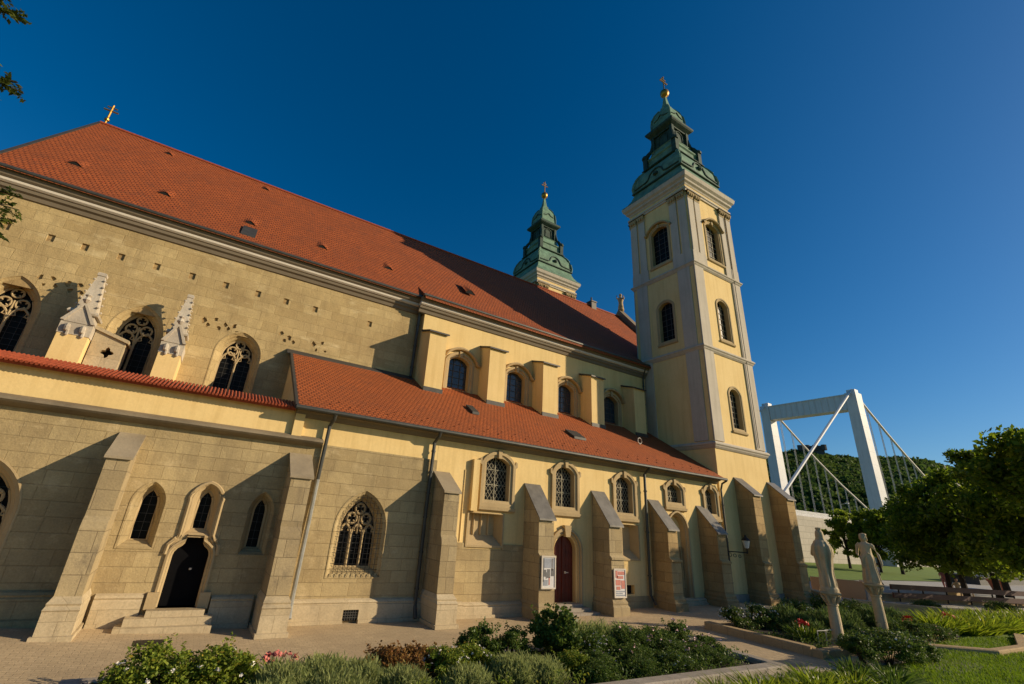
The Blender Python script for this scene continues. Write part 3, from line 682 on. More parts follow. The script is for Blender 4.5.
# west gable with the finial statue; east gable; north side
s = MB(); s.plate(Tw(30.4), [(21, 6), (33.7, 6), (33.7, 14.6), (RY, RZ+.75), (21, 14.6)], (), 0, .7); part('gable_wall', s, m_corn)
s = MB(); s.plate(Te(-9.2), [(20.9, 0), (33.8, 0), (33.8, 13.5), (RY, RZ-.3), (20.9, 13.5)], (), 0, .5); part('gable_wall', s, m_choir)
s = MB(); s.box(-9.0, 30, 33.3, 33.9, -.4, 13.3); part('north_wall', s, m_yel)
s = MB(); s.box(-22, -21.4, 16.2, 21, -.4, 6.2).box(-22, -9.1, 20.9, 21.4, -.4, 7.2); part('end_wall', s, m_choir)
s = MB(); gx, gy, g0 = 30.05, RY, RZ+.7
s.lathe((gx, gy, g0), [(.28, 0), (.28, .22), (.2, .25), (.27, .3), (.22, .6), (.2, .9), (.26, 1.1), (.24, 1.32), (.1, 1.42), (.08, 1.48), (.14, 1.58), (.14, 1.7), (.06, 1.8), (0, 1.82)], 10)
s.tube([(gx, gy-.2, g0+1.25), (gx-.1, gy-.5, g0+1.05), (gx-.15, gy-.45, g0+1.4)], [.09, .07, .05], 6); s.tube([(gx, gy+.2, g0+1.25), (gx, gy+.45, g0+1.5), (gx, gy+.5, g0+1.8)], [.09, .07, .05], 6)
part('gable_statue', s, m_trim, smooth=True)

# ---- downpipes
def pipe(pts, r=.055, lower=None):
    s = MB(); s.tube(pts, r, 8)
    for a, b in zip(pts, pts[1:]):
        if abs(a[2]-b[2]) > 2:
            for t in (.15, .5, .85): p = Vector(a).lerp(Vector(b), t); s.lathe(tuple(p), [(r, -.03), (r*1.35, -.03), (r*1.35, .03), (r, .03)], 8)
    o = part('downpipe', s, m_pipe)
    if lower:
        q = MB(); q.tube(lower, r*1.12, 8); q.obj('lower_pipe', m_lpipe, o)
pipe([(3.42, 15.5, 6.05), (3.42, 15.6, 5.9), (3.38, 15.88, 5.7), (3.34, 15.9, 4.0)], .06, [(3.34, 15.9, 4.0), (3.28, 15.84, .5), (3.28, 15.7, .2)])
pipe([(7.28, 15.5, 6.05), (7.28, 15.6, 5.9), (7.25, 15.88, 5.7), (7.22, 15.9, 3.6), (7.18, 15.86, .45), (7.18, 15.7, .1)], .062)
pipe([(18.55, 15.5, 6.05), (18.55, 15.62, 5.95), (18.52, 15.86, 5.75), (18.5, 15.88, .6), (18.6, 15.7, .25)], .065)
pipe([(24.62, 15.5, 6.05), (24.62, 15.8, 5.9), (24.62, 15.9, 5.6), (24.62, 15.9, .3)], .05)
pipe([(7.72, 20.5, 13.5), (7.80, 20.75, 12.7), (7.80, 20.78, 9.45)], .075)
pipe([(24.2, 20.1, 13.5), (24.25, 20.4, 12.8), (24.25, 20.4, 9.2)], .05)

# ---- towers
def tower(dy, low=True):
    X0, X1, Y0, Y1 = 24.66, 29.74, 16.0+dy, 21.04+dy
    xc, yc = (X0+X1)/2, (Y0+Y1)/2
    faces = [(Tf(Y0), X0, X1), (Te(X0), Y0, Y1), (Tw(X1), Y0, Y1), (Tn(Y1), X0, X1)]
    wl = MB(); todo = []
    for i, (T, u0, u1) in enumerate(faces):
        c = (u0+u1)/2+(.12 if i == 0 else (-.05 if i == 1 else 0))
        hs_ = []
        spec = [(21.15, 23.85, 24.15, .72, True), (15.12, 17.6, 17.95, .56, False)]
        if i in (0, 2): spec.append((9.32, 11.45, 11.80, .52, False))
        for z0, zs, za, hw, hood in spec:
            if low or z0 > 20: hs_.append(sash(T, c, z0, zs, za, hw, .19, .05, .30, m_trim, m_glass, (3, 6, .022, m_lead if i in (0, 2) else m_leadd), hood, hood, False, sill=.1))
        e = .6 if i in (1, 2) else 0
        wl.plate(T, [(u0+e, -.4), (u1-e, -.4), (u1-e, 27.0), (u0+e, 27.0)], hs_, 0, .6)
    tw = part('tower', wl, m_yel)
    st = MB()
    for T, u0, u1 in faces:
        east = T is faces[1][0] or T is faces[2][0]
        k = .30 if east else 0.0
        pw = .07
        for a, b in ((u0+k, u0+k+.92), (u1-k-.92, u1-k)):
            st.plate(T, rect(a, b, 8.3, 20.0), (), -pw, .02)
    q = .002
    for T, u0, u1 in faces:
        for a, b in ((u0-.10, u0+1.55), (u1-1.55, u1+.10)): st.plate(T, rect(a+.10, b-.10, 20.2, 21.02), (), -.10, .02)
        for a in (u0+.06, u0+.80, u1-.06-.58, u1-.80-.58): st.plate(T, rect(a, a+.58, 21.0, 25.62), (), -.10-q, .02)
    st.obj('pilaster', m_lil, tw)
    for T, u0, u1 in faces:
        for a in (u0+.06, u0+.80, u1-.06-.58, u1-.80-.58):
            ca = MB(); ca.loft([ring3(T, rect(a-o, a+.58+o, z, z+.001), ww) for o, z, ww in ((0, 25.4, .02), (0, 25.4, -.12), (.02, 25.6, -.14), (.03, 25.75, -.17), (.08, 25.9, -.24), (.08, 25.98, -.24), (.08, 25.98, .02))])
            for kx in (0, 1, 2): 
                p = T(a+.09+kx*.2, 25.66, -.19); ca.lathe(p, [(.0, -.14), (.07, -.06), (.09, .06), (.05, .15), (0, .17)], 6)
            ca.obj('capital', m_trim, tw)
    for zb in (7.85, 13.82, 19.82):
        bd = MB(); bd.lathe((xc, yc, zb), [(2.45, 0), (2.56, 0), (2.64, .10), (2.66, .16), (2.72, .22), (2.72, .30), (2.64, .38), (2.45, .40)], 4, True)
        bd.obj('string_course', m_lil, tw)
    cn = MB(); cn.lathe((xc, yc, 25.98), [(2.45, 0), (2.61, 0), (2.61, .14), (2.67, .18), (2.67, .30), (2.53, .32), (2.53, .60)], 4, True)
    cn.obj('frieze', m_lil, tw)
    cn = MB(); cn.lathe((xc, yc, 26.55), [(2.45, 0), (2.58, 0), (2.64, .12), (2.76, .22), (2.78, .36), (2.92, .50), (2.97, .70), (2.99, .80), (2.8, .90)], 4, True)
    cn.obj('cornice', m_lil, tw)
    cn = MB(); cn.lathe((xc, yc, 26.30), [(2.45, 0), (2.555, 0), (2.555, .25), (2.45, .25)], 4, True); cn.obj('frieze_band', m_yel, tw)
    # copper spire
    sp_ = MB(); sp_.lathe((xc, yc, 0), [(2.96, 27.40), (2.94, 27.48), (2.66, 27.75), (2.42, 28.15), (2.28, 28.55), (2.22, 28.75), (2.26, 28.85), (2.24, 29.3), (2.20, 29.7), (2.10, 30.1), (1.92, 30.5), (1.66, 30.85), (1.50, 31.05), (1.62, 31.1), (1.62, 31.22), (1.42, 31.3), (1.40, 31.95), (1.50, 32.05), (1.50, 32.15), (1.2, 32.3), (1.08, 32.9), (1.14, 33.0), (1.0, 33.1), (.845, 33.12), (.845, 35.33)]+[(.98, 35.35), (.96, 35.6), (.92, 36.0), (.90, 36.4), (.84, 36.8), (.68, 37.25), (.46, 37.6), (.34, 37.8), (.34, 37.95), (.24, 38.1), (.17, 38.6), (.10, 39.2)], 4, True)
    
    for sx in (-1, 1):
        for sy_ in (-1, 1):
            prev = None
            sp_.tube([(xc+sx*r, yc+sy_*r, z) for r, z in ((2.24, 28.8), (2.28, 29.3), (2.20, 29.8), (2.06, 30.25), (1.85, 30.65), (1.6, 30.95))], [.10, .13, .13, .13, .12, .12], 6)
            sp_.tube([(xc+sx*r, yc+sy_*r, z) for r, z in ((.98, 35.45), (.98, 36.0), (.92, 36.6), (.72, 37.2), (.46, 37.65))], .07, 6)
    sp = sp_.obj('copper_spire', m_cop, tw)
    dk = MB(); dk.lathe((xc, yc, 0), [(.86, 33.05), (.86, 34.6)], 4, True)
    dk.lathe((xc, yc, 0), [(1.0, 34.5), (1.02, 34.58), (1.30, 34.8), (1.38, 34.9), (1.40, 35.05), (1.30, 35.2), (1.02, 35.40)], 4, True)
    dk.lathe((xc, yc, 0), [(1.5, 31.0), (1.72, 31.06), (1.72, 31.12), (1.5, 31.18)], 4, True)
    dk.lathe((xc, yc, 0), [(2.2, 28.72), (2.36, 28.78), (2.36, 28.86), (2.2, 28.92)], 4, True)
    for sx in (-1, 1):
        for sy_ in (-1, 1):
            c = (xc+sx*.92, yc+sy_*.92)
            dk.box(c[0]-.14, c[0]+.14, c[1]-.14, c[1]+.14, 33.0, 34.62)
            dk.tube([(xc+sx*r, yc+sy_*r, z) for r, z in ((.98, 34.0), (1.02, 33.6), (1.08, 33.2), (1.25, 32.9), (1.38, 32.6))], [.10, .13, .15, .18, .2], 6)
            dk.box(xc+sx*1.42-.2, xc+sx*1.42+.2, yc+sy_*1.42-.2, yc+sy_*1.42+.2, 31.15, 32.35); dk.lathe((xc+sx*1.46, yc+sy_*1.46, 32.35), [(.27, 0), (.30, .12), (.22, .3), (.0, .36)], 10)
    for T in (Tf(yc), Te(xc), Tw(xc), Tn(yc)):
        cu = yc if T in () else 0
        for (d, zt) in ((.875, 34.0), ):
            pass
    for i, (dx, dyy) in enumerate(((0, -1), (-1, 0), (1, 0), (0, 1))):
        def P(u, z, d): return (xc+dx*d+(u if dx == 0 else 0), yc+dyy*d+(u if dyy == 0 else 0), z)
        dk.tube([P(u, z, .875) for u, z in [(-.42, 33.3)]+[(.42*math.cos(a), 34.0+.42*math.sin(a)) for a in [PI-PI*k/8 for k in range(9)]]+[(.42, 33.3)]], .06, 5, True)
        # swag moulding on the bell
        dk.tube([P(u, z, d) for u, z, d in [(-2.1, 29.15, 2.26), (-1.0, 29.2, 2.27), (-.75, 29.3, 2.26), (-.55, 29.75, 2.22), (-.3, 30.0, 2.17), (0, 30.08, 2.15), (.3, 30.0, 2.17), (.55, 29.75, 2.22), (.75, 29.3, 2.26), (1.0, 29.2, 2.27), (2.1, 29.15, 2.26)]], .075, 5)
        dk.lathe(P(0, 29.5, 2.24), [(0, -.22), (.22, -.1), (.22, .1), (0, .22)], 8)
        dk.tube([P(u, z, .93) for u, z in ((-.7, 36.2), (-.3, 36.3), (0, 36.6), (.3, 36.3), (.7, 36.2))], .05, 5)
    dk.obj('spire_moulding', m_dcop, tw)
    ba = MB(); ba.lathe((xc, yc, 39.75), [(.0, -.62), (.10, -.6), (.12, -.42), (.22, -.36), (.35, -.2), (.38, 0), (.35, .2), (.22, .34), (.08, .42), (0, .45)], 14); ba.obj('gilded_ball', m_gold, tw, smooth=True)
    cr_ = MB(); cr_.tube([(xc, yc, 40.1), (xc, yc, 41.75)], .055, 6); cr_.tube([(xc-.40, yc, 41.2), (xc+.40, yc, 41.2)], .06, 6); cr_.tube([(xc-.28, yc, 41.5), (xc+.28, yc, 41.5)], .05, 6)
    for p in ((xc-.42, yc, 41.2), (xc+.42, yc, 41.2), (xc, yc, 41.8)): cr_.lathe(p, [(0, -.09), (.09, 0), (0, .09)], 6)
    cr_.obj('cross', m_gold, tw)
tower(0); tower(17.4, False)
s = MB(); s.tube([(29.0, 15.88, 8.4), (29.0, 15.85, 21.0), (29.0, 15.83, 25.4)], .02, 5); part('lightning_cable', s, m_iron)
s = MB(); s.box(24.56, 29.9, 15.93, 15.998, -.4, .55); part('plinth', s, m_gkerb)
#@@REST
# ---- lamp and posters on the church walls
L = thing('wall_lamp', 'black iron bracket lantern on the wall beside the tower buttress', 'lamp', (24.0, 15.9, 2.6))
s = MB(); s.tube([(23.75, 15.98, 2.55), (25.15, 15.2, 2.55)], .025, 6); s.tube([(23.75, 15.98, 2.2), (23.75, 15.98, 2.75)], .035, 6)
for k in range(5):
    t = .1+.16*k; x, y = 23.75+1.4*t, 15.98-.78*t; r = .13*(1-t*.7)
    s.tube([(x+r*math.cos(a)*.87, y-r*math.cos(a)*.48, 2.44-.02*k+r*math.sin(a)) for a in [2*PI*i/10 for i in range(10)]], .016, 4, True)
s.tube([(25.15, 15.2, 2.5), (25.15, 15.2, 2.75)], .03, 6); s.obj('bracket', m_iron, L)
s = MB(); s.lathe((25.15, 15.2, 2.75), [(.05, 0), (.10, .03), (.19, .38), (.0, .38)], 6); m_lamp = plain('frosted_lamp_glass', (.75, .72, .64), .3); s.obj('lamp_glass', m_lamp, L)
s = MB(); s.lathe((25.15, 15.2, 3.12), [(.22, 0), (.20, .04), (.10, .14), (.06, .17), (.05, .24), (0, .28)], 8); s.obj('lamp_cap', m_iron, L)

def poster(name, x0, x1, z0, z1, y, label, blobs):
    t = thing(name, label, 'poster', ((x0+x1)/2, y, z0))
    s = MB(); s.box(x0, x1, y-.03, y, z0, z1); s.obj('sheet', m_paper, t)
    f = MB(); f.loft([[(x0-o, y-w, z0-o), (x1+o, y-w, z0-o), (x1+o, y-w, z1+o), (x0-o, y-w, z1+o)] for o, w in ((.03, 0), (.03, .05), (-.02, .05), (-.02, .03))]); f.obj('frame', m_stripe, t)
    for nm, mt, rects in blobs:
        q = MB()
        for a, b, c, d in rects: q.box(x0+(x1-x0)*a, x0+(x1-x0)*b, y-.037, y-.031, z0+(z1-z0)*c, z0+(z1-z0)*d)
        q.obj(nm, mt, t)
m_pg = plain('poster_grey', (.16, .155, .15), .6); m_pr = plain('poster_red', (.55, .20, .15), .6); m_pb = plain('poster_blue_grey', (.30, .32, .36), .6)
poster('poster', 11.62, 12.22, 1.05, 2.08, 14.90, 'white framed photo poster on the buttress left of the red door', (
    ('photo_figures', m_pg, [(.12, .32, .36, .58), (.40, .62, .32, .60), (.70, .92, .38, .62), (.05, .14, .20, .95), (.74, .80, .55, .95), (.3, .36, .3, .5)]),
    ('photo_sky', m_pb, [(.16, .70, .64, .95), (.84, .95, .64, .95), (.1, .45, .08, .26)]), ('red_figure', m_pr, [(.52, .60, .10, .34)])))
poster('poster', 15.27, 15.88, .72, 1.70, 14.90, 'red and white printed poster on the buttress right of the red door', (
    ('red_print', m_pr, [(.10, .55, .42, .62), (.2, .8, .66, .76), (.35, .9, .80, .93), (.1, .3, .7, .95), (.6, .92, .30, .6), (.15, .5, .26, .38)]),
    ('small_print', m_pb, [(.1, .9, .04, .08), (.1, .7, .11, .15), (.1, .9, .18, .22), (.93, .97, .3, .9)])))

# ================================================================ GARDEN
def kerb(pts, w=.32, h=.28, mat=m_kerb):
    s = MB(); P = [Vector((x, y, 0)) for x, y in pts]; rings = []
    for i, p in enumerate(P):
        d = (P[min(i+1, len(P)-1)]-P[max(i-1, 0)]).normalized(); nn = Vector((-d.y, d.x, 0))*w/2
        z = gz(p.x); c = .03
        rings.append([tuple(p-nn+Vector((0, 0, -.3))), tuple(p-nn+Vector((0, 0, z+h-c))), tuple(p-nn*.82+Vector((0, 0, z+h))), tuple(p+nn*.82+Vector((0, 0, z+h))), tuple(p+nn+Vector((0, 0, z+h-c))), tuple(p+nn+Vector((0, 0, -.3)))])
    s.loft(rings, cap=True); struct('kerb', s, mat)
def bedsoil(pts, h=.16):
    s = MB(); s.add([(x, y, gz(x)+h) for x, y in pts], [tuple(range(len(pts)))]); struct('soil', s, m_soil)
kerb([(-1.6, 8.35), (-.8, 8.35), (14.1, 8.2)], .36, .20, m_gkerb); kerb([(14.25, 8.03), (14.3, 11.3)], .34, .202, m_gkerb); kerb([(-.9, 8.5), (-.9, 11.4)], .3, .148, m_gkerb); kerb([(-1.05, 11.5), (14.0, 11.3)], .3, .09, m_gkerb)
bedsoil([(-.9, 8.4), (14.2, 8.3), (14.25, 11.3), (-.9, 11.5)], .08)
kerb([(17.25, 12.3), (17.25, 8.75)], .34, .24); kerb([(17.08, 8.58), (21, 8.3), (26.5, 8.4)], .34, .20); kerb([(17.42, 12.3), (28.4, 12.6)], .3, .1)
bedsoil([(17.3, 8.7), (26.5, 8.5), (28.4, 12.5), (17.3, 12.3)], .12)
kerb([(9.5, 7.7), (15.5, 7.95), (20.6, 7.3)], .28, .05, m_gkerb)
s = MB(); s.add([(8, 2, .012), (15, 2, .07), (15.4, 7.85, .07), (9.5, 7.6, .012)], [(0, 1, 2, 3)]); struct('garden_bed', s, m_soil)
s = MB(); s.loft([[(x, y0, gz(x)+.04) for x, y0 in ((15, -14), (20, -14), (24, -14), (28.6, -14), (42, -14))], [(x, y1, gz(x)+.04) for x, y1 in ((15, 7.7), (20, 7.1), (24, 7.2), (28.6, 8.6), (42, 4.4))]], closed=False); struct('lawn', s, m_grass)
kerb([(22.2, 7.75), (23.9, 6.45), (26.4, 6.3), (30, 7.2)], .3, .20)
s = MB(); s.box(19.0, 21.8, 6.05, 6.85, -.1, .20); struct('paving_slab', s, m_gkerb)
s = MB(); s.loft([[(x, a, gz(x)+.03) for x in (44, 60, 80, 88)], [(x, b, gz(x)+.031) for x, b in ((44, 60), (60, 62), (80, 64), (88, 64))]], closed=False) if False else s.add([(42.5, 22.6, .29), (60, 24, .29), (88, 22.0, .29), (150, 34, .3), (150, 90, .3), (88, 70, .3), (42.5, 40, .29)], [tuple(range(7))]); struct('lawn', s, m_grass)

def lowwall(pts, h, w, mat, label, name='stone_wall', z0=None):
    s = MB(); P = [Vector((x, y, 0)) for x, y in pts]; rings = []
    for i, p in enumerate(P):
        d = (P[min(i+1, len(P)-1)]-P[max(i-1, 0)]).normalized(); nn = Vector((-d.y, d.x, 0))*w/2; z = gz(p.x)
        rings.append([tuple(p-nn+Vector((0, 0, -.3))), tuple(p-nn+Vector((0, 0, z+h))), tuple(p+nn+Vector((0, 0, z+h))), tuple(p+nn+Vector((0, 0, -.3)))])
    s.loft(rings, cap=True); o = s.obj(name, mat); tag(o, label, 'wall'); return o
lowwall([(32.2, 16.6), (29.6, 13.6)], .62, .45, m_kerb, 'low golden stone wall starting at the last tower buttress')
lowwall([(29.9, 13.2), (33.2, 10.3), (37, 8.3), (42, 6.2)], .50, .5, m_kerb, 'low golden stone wall below the long brown plank rail')
lowwall([(35.8, 17.6), (37.3, 15.3)], 1.0, .4, m_tan, 'orange-tan rendered low wall behind the left column statue')
lowwall([(38.2, 15.05), (53, 10.3)], .42, .6, m_kerb, 'pale stone ledge under the long brown plank rail', z0=0)
s = MB(); s.prism([(37.15, 15.0, -.2), (37.35, 15.0, 1.32), (37.75, 15.0, 1.32), (37.95, 15.0, -.2)], (0, .5, 0)); tag(s.obj('stone_post', m_white), 'white stone end post of the orange low wall', 'post')

B = thing('plank_rail', 'very long brown wooden rail of two planks in front of the park trees', 'railing', (44, 12.6, .25))
for nm, z0, z1, off in (('upper_plank', .96, 1.24, .0), ('lower_plank', .52, .80, .05)):
    s = MB(); a = Vector((38.3, 14.3, 0)); b = Vector((52.5, 9.9, 0)); d = (b-a).normalized(); nn = Vector((d.y, -d.x, 0))
    s.prism([a+nn*off+Vector((0, 0, z0)), a+nn*off+Vector((0, 0, z1)), a+nn*(off+(.1 if off == 0 else .12))+Vector((0, 0, z1)), a+nn*(off+(.1 if off == 0 else .12))+Vector((0, 0, z0))], b-a)
    s.obj(nm, m_wood, B)
for k in range(8):
    p = a+(b-a)*(k+.3)/7.6; s = MB(); s.tube([p+Vector((0, 0, .3)), p+nn*.05+Vector((0, 0, 1.05))], .05, 4); s.obj('post', m_iron, B)

# ---- statues on columns
def remesh(o, v=.022, sm=2):
    m = o.modifiers.new('remesh', 'REMESH'); m.mode = 'VOXEL'; m.voxel_size = v; m.use_smooth_shade = True
    if sm: q = o.modifiers.new('smooth', 'SMOOTH'); q.iterations = sm; q.factor = .5
def column(t, x, y, h, zb):
    s = MB(); s.lathe((x, y, 0), [(.28, -.2), (.28, zb+.12), (.22, zb+.16), (.24, zb+.22), (.175, zb+.27), (.17, zb+.35), (.165, 1.0), (.148, h-.42), (.175, h-.40), (.175, h-.36), (.148, h-.34)], 18); s.obj('column', m_statue, t, smooth=False)
    s = MB(); s.lathe((x, y, 0), [(.148, h-.34), (.18, h-.2), (.26, h-.08), (.28, h-.06)], 12); s.lathe((x, y, 0), [(.27, h-.065), (.29, h-.05), (.29, h), (.27, h)], 4, True, .5)
    for k in range(8):
        a = PI/4*k; s.tube([(x+r*math.cos(a), y+r*math.sin(a), z) for r, z in ((.15, h-.32), (.20, h-.24), (.25, h-.16), (.30, h-.12), (.28, h-.17))], [.05, .055, .05, .04, .02], 6)
    s.obj('capital', m_statue, t)
def drape(x, y, z, secs, ang, nf=9, seed=0):
    rings = []; rn = random.Random(seed); ph = [rn.uniform(0, 6) for _ in range(4)]
    for k, (zz, rx, ry, fo, ox) in enumerate(secs):
        rg = []
        for i in range(40):
            a = 2*PI*i/40; f = 1+1.5*fo*(.6*math.cos(nf*a+ph[0]+zz*.8)+.4*math.cos((nf+4)*a+ph[1]-zz*1.5))
            px, py = rx*f*math.cos(a)+ox, ry*f*math.sin(a); rg.append((x+px*math.cos(ang)-py*math.sin(ang), y+px*math.sin(ang)+py*math.cos(ang), z+zz))
        rings.append(rg)
    return rings
def interp(secs, n=5):
    out = []
    for a, b in zip(secs, secs[1:]):
        for i in range(n):
            t = i/n; t2 = t*t*(3-2*t); out.append((a[0]+(b[0]-a[0])*t,)+tuple(a[j]+(b[j]-a[j])*t2 for j in range(1, 5)))
    return out+[secs[-1]]
def head(s, x, y, z, ang, crown=True, k=1.0):
    c, d = math.cos(ang), math.sin(ang)
    P = lambda f, l, h: (x+k*(f*c-l*d), y+k*(f*d+l*c), z+k*h)
    rings = []
    for h, rf, rl, of in ((-.02, .05, .05, 0), (.02, .085, .075, .015), (.06, .105, .085, .015), (.12, .118, .095, .0), (.17, .11, .092, -.01), (.22, .07, .065, -.015), (.245, .02, .02, -.02)):
        rings.append([P(of+rf*math.cos(a), rl*math.sin(a), h) for a in [2*PI*i/16 for i in range(16)]])
    s.loft(rings, cap=True); s.tube([P(.11, 0, .13), P(.135, 0, .085), P(.11, 0, .075)], [.012, .022, .015], 6)
    for l in (-.035, .035): s.lathe(P(.098, l, .115), [(0, -.014), (.016, 0), (0, .014)], 6)
    for l in (-.095, .095): s.lathe(P(-.005, l, .10), [(0, -.03), (.018, 0), (0, .03)], 6)
    s.tube([P(.10, -.025, .048), P(.108, 0, .05), P(.10, .025, .048)], .010, 5)
    if crown:
        s.lathe(P(-.015, 0, .20), [(.095, -.035), (.10, -.01), (.105, .03), (.06, .035), (.0, .05)], 10); s.lathe(P(-.11, 0, .11), [(0, -.075), (.06, -.04), (.07, .01), (.05, .06), (0, .08)], 8); s.tube([P(-.06, -.07, .2), P(.04, -.085, .17), P(.02, -.10, .08), P(-.05, -.08, .0)], [.03, .03, .028, .02], 6); s.tube([P(-.06, .07, .2), P(.04, .085, .17), P(.02, .10, .08), P(-.05, .08, .0)], [.03, .03, .028, .02], 6)
x, y = 19.42, 9.0
t = thing('column_statue', 'cloaked stone figure seen from behind on the left garden column', 'statue', (x, y, .1)); column(t, x, y, 1.74, .1)
s = MB(); s.lathe((x, y, 1.74), [(.28, 0), (.28, .10), (.25, .14)], 14); ang = .5
s.loft(interp_ := drape(x, y, 1.86, interp([(0, .25, .23, .08, 0), (.08, .26, .23, .12, 0), (.45, .23, .20, .14, 0), (.80, .27, .24, .13, .02), (1.10, .33, .30, .10, .03), (1.28, .33, .29, .07, .02), (1.42, .24, .22, .05, .01), (1.50, .15, .15, .04, .0), (1.56, .135, .13, .03, 0), (1.66, .145, .13, .02, .0), (1.74, .135, .12, .02, 0), (1.82, .08, .075, 0, 0)]), ang, 8, 2), cap=True)
s.lathe((x, y, 3.62), [(.07, 0), (.085, .03), (.10, .14), (.05, .12), (0, .15)], 10)
for sg in (-1, 1): s.tube([(x+.22*math.cos(ang+sg*1.5), y+.22*math.sin(ang+sg*1.5), 3.1), (x+.34*math.cos(ang+sg*.95), y+.34*math.sin(ang+sg*.95), 2.88), (x+.36*math.cos(ang+sg*.15), y+.36*math.sin(ang+sg*.15), 3.05)], [.10, .09, .06], 8)
o = s.obj('statue', m_statue, t, smooth=True); remesh(o, .016, 0)
x, y = 22.62, 8.95
t = thing('column_statue', 'draped stone woman with bare arms on the right garden column', 'statue', (x, y, .15)); column(t, x, y, 1.98, .15)
s = MB(); s.lathe((x, y, 1.98), [(.26, 0), (.26, .07), (.23, .10)], 14); ang = PI*1.03
fx, fy = math.cos(ang), math.sin(ang); lx, ly = -fy, fx
s.loft(drape(x, y, 2.05, interp([(0, .24, .27, .05, 0), (.06, .24, .26, .10, 0), (.5, .17, .20, .12, 0), (.80, .165, .205, .08, 0), (.98, .14, .17, .05, 0), (1.12, .13, .175, .02, .01), (1.25, .13, .20, .0, .01), (1.31, .10, .185, 0, 0), (1.36, .065, .09, 0, 0), (1.42, .055, .055, 0, 0)]), ang, 8, 5), cap=True)
s.tube([(x, y, 3.40), (x, y, 3.52)], .055, 8); head(s, x, y, 3.45, ang, True, 1.15)
for sg, el_, ha in ((1, (-.02, .36, 2.98), (.02, .42, 2.66)), (-1, (-.04, .31, 2.97), (.17, .16, 2.80))):
    P = lambda f, l, h: (x+f*fx+sg*l*lx, y+f*fy+sg*l*ly, h)
    s.tube([P(0, .17, 3.34), P(0, .24, 3.28), P(*el_), P(*ha)], [.06, .065, .048, .036], 8)
    for k in range(4): s.tube([P(*ha), P(ha[0]+.03+.01*k, ha[1]+.015*(k-1.5)-(.06 if sg < 0 else 0), ha[2]-.09+.005*k)], [.016, .010], 5)
    s.tube([P(*ha), P(ha[0]+.05, ha[1]-.03, ha[2]-.03)], [.016, .011], 5)
s.tube([(x+.12*fx+.1*lx, y+.12*fy+.1*ly, 3.05), (x+.16*fx-.1*lx, y+.16*fy-.1*ly, 2.85), (x+.15*fx-.16*lx, y+.15*fy-.16*ly, 2.5)], [.05, .06, .04], 7)
o = s.obj('statue', m_statue, t, smooth=True); remesh(o, .014, 0)

# ---- small things on the pavement
s = MB(); z = gz(-.15)+.004; s.add([(-.45, 14.15, z), (.28, 14.1, z), (.32, 14.55, z), (-.4, 14.6, z)], [(0, 1, 2, 3)]); s.add([(-.5, 14.1, z-.002), (.33, 14.05, z-.002), (.37, 14.6, z-.002), (-.45, 14.65, z-.002)], [(0, 1, 2, 3)])
tag(s.obj('drain_cover', m_iron), 'dark rectangular drain cover in the paving before the rose bush', 'drain cover')
t = thing('pigeon', 'dark pigeon walking on the paving by the tower buttresses', 'pigeon', (27.6, 14.9, gz(27.6)))
s = MB(); px, py, pz = 27.6, 14.9, gz(27.6)
s.tube([(px-.20, py, pz+.15), (px-.12, py, pz+.155), (px, py, pz+.17), (px+.08, py, pz+.21), (px+.11, py, pz+.27), (px+.13, py, pz+.31), (px+.17, py, pz+.31)], [.02, .05, .085, .065, .04, .038, .01], 8)
for q in (-.03, .03): s.tube([(px, py+q, pz+.12), (px+.01, py+q, pz+.0), (px+.06, py+q, pz+.0)], [.012, .01, .008], 5)
m_pig = plain('grey_feathers', (.05, .05, .055), .7); s.obj('body', m_pig, t, smooth=True)
t = thing('metal_hoop', 'small pale metal hoop barrier at the foot of the left column', 'hoop', (18.7, 9.15, .2))
for k in range(2): s = MB(); xx = 18.35+.5*k; s.tube([(xx, 9.1, .1), (xx, 9.1, .62), (xx+.42, 9.05, .62), (xx+.42, 9.05, .1)], .018, 6); s.obj('hoop', m_cable, t)

# ================================================================ FOLIAGE
def qmesh(name, V, mat, k=4):
    me = bpy.data.meshes.new(name); n = len(V); me.vertices.add(n); me.vertices.foreach_set('co', V.astype(np.float32).ravel())
    me.loops.add(n); me.loops.foreach_set('vertex_index', np.arange(n, dtype=np.int32)); f = n//k
    me.polygons.add(f); me.polygons.foreach_set('loop_start', np.arange(0, n, k, dtype=np.int32)); me.polygons.foreach_set('loop_total', np.full(f, k, dtype=np.int32))
    me.materials.append(mat); me.update(); me.validate(); return me
def leaves(P, size, rs, aspect=.55, flat=.3, out=None):
    """one folded-diamond leaf per point"""
    n = len(P); d = rs.normal(size=(n, 3)); 
    if out is not None: d = d*.8+out
    d /= np.linalg.norm(d, axis=1)[:, None]+1e-9
    u = rs.normal(size=(n, 3)); u[:, 2] += flat*2; s = np.cross(d, u); s /= np.linalg.norm(s, axis=1)[:, None]+1e-9
    L = size*(.6+.8*rs.random(n))[:, None]; w = L*aspect*.5
    V = np.stack([P-d*L*.5, P+s*w-d*L*.05, P+d*L*.5, P-s*w-d*L*.05], 1); return V.reshape(-1, 3)
def clumps(rs, nc, per, R3, cr, shell=.75, low=-1):
    C = rs.normal(size=(nc*3, 3)); C /= np.linalg.norm(C, axis=1)[:, None]; C = C[C[:, 2] > low][:nc]
    C *= (shell+(1-shell)*rs.random(len(C)))[:, None]*np.where(rs.random(len(C)) < .25, .5, 1)[:, None]; C = C*np.array(R3)
    k = rs.integers(0, len(C), nc*per); sz = cr*(.55+.9*rs.random(len(C)))
    D = rs.normal(size=(len(k), 3)); D /= np.linalg.norm(D, axis=1)[:, None]; D *= (rs.random(len(k))**.5)[:, None]
    return C[k]+D*sz[k][:, None]*np.array([1, 1, .75]), D, C
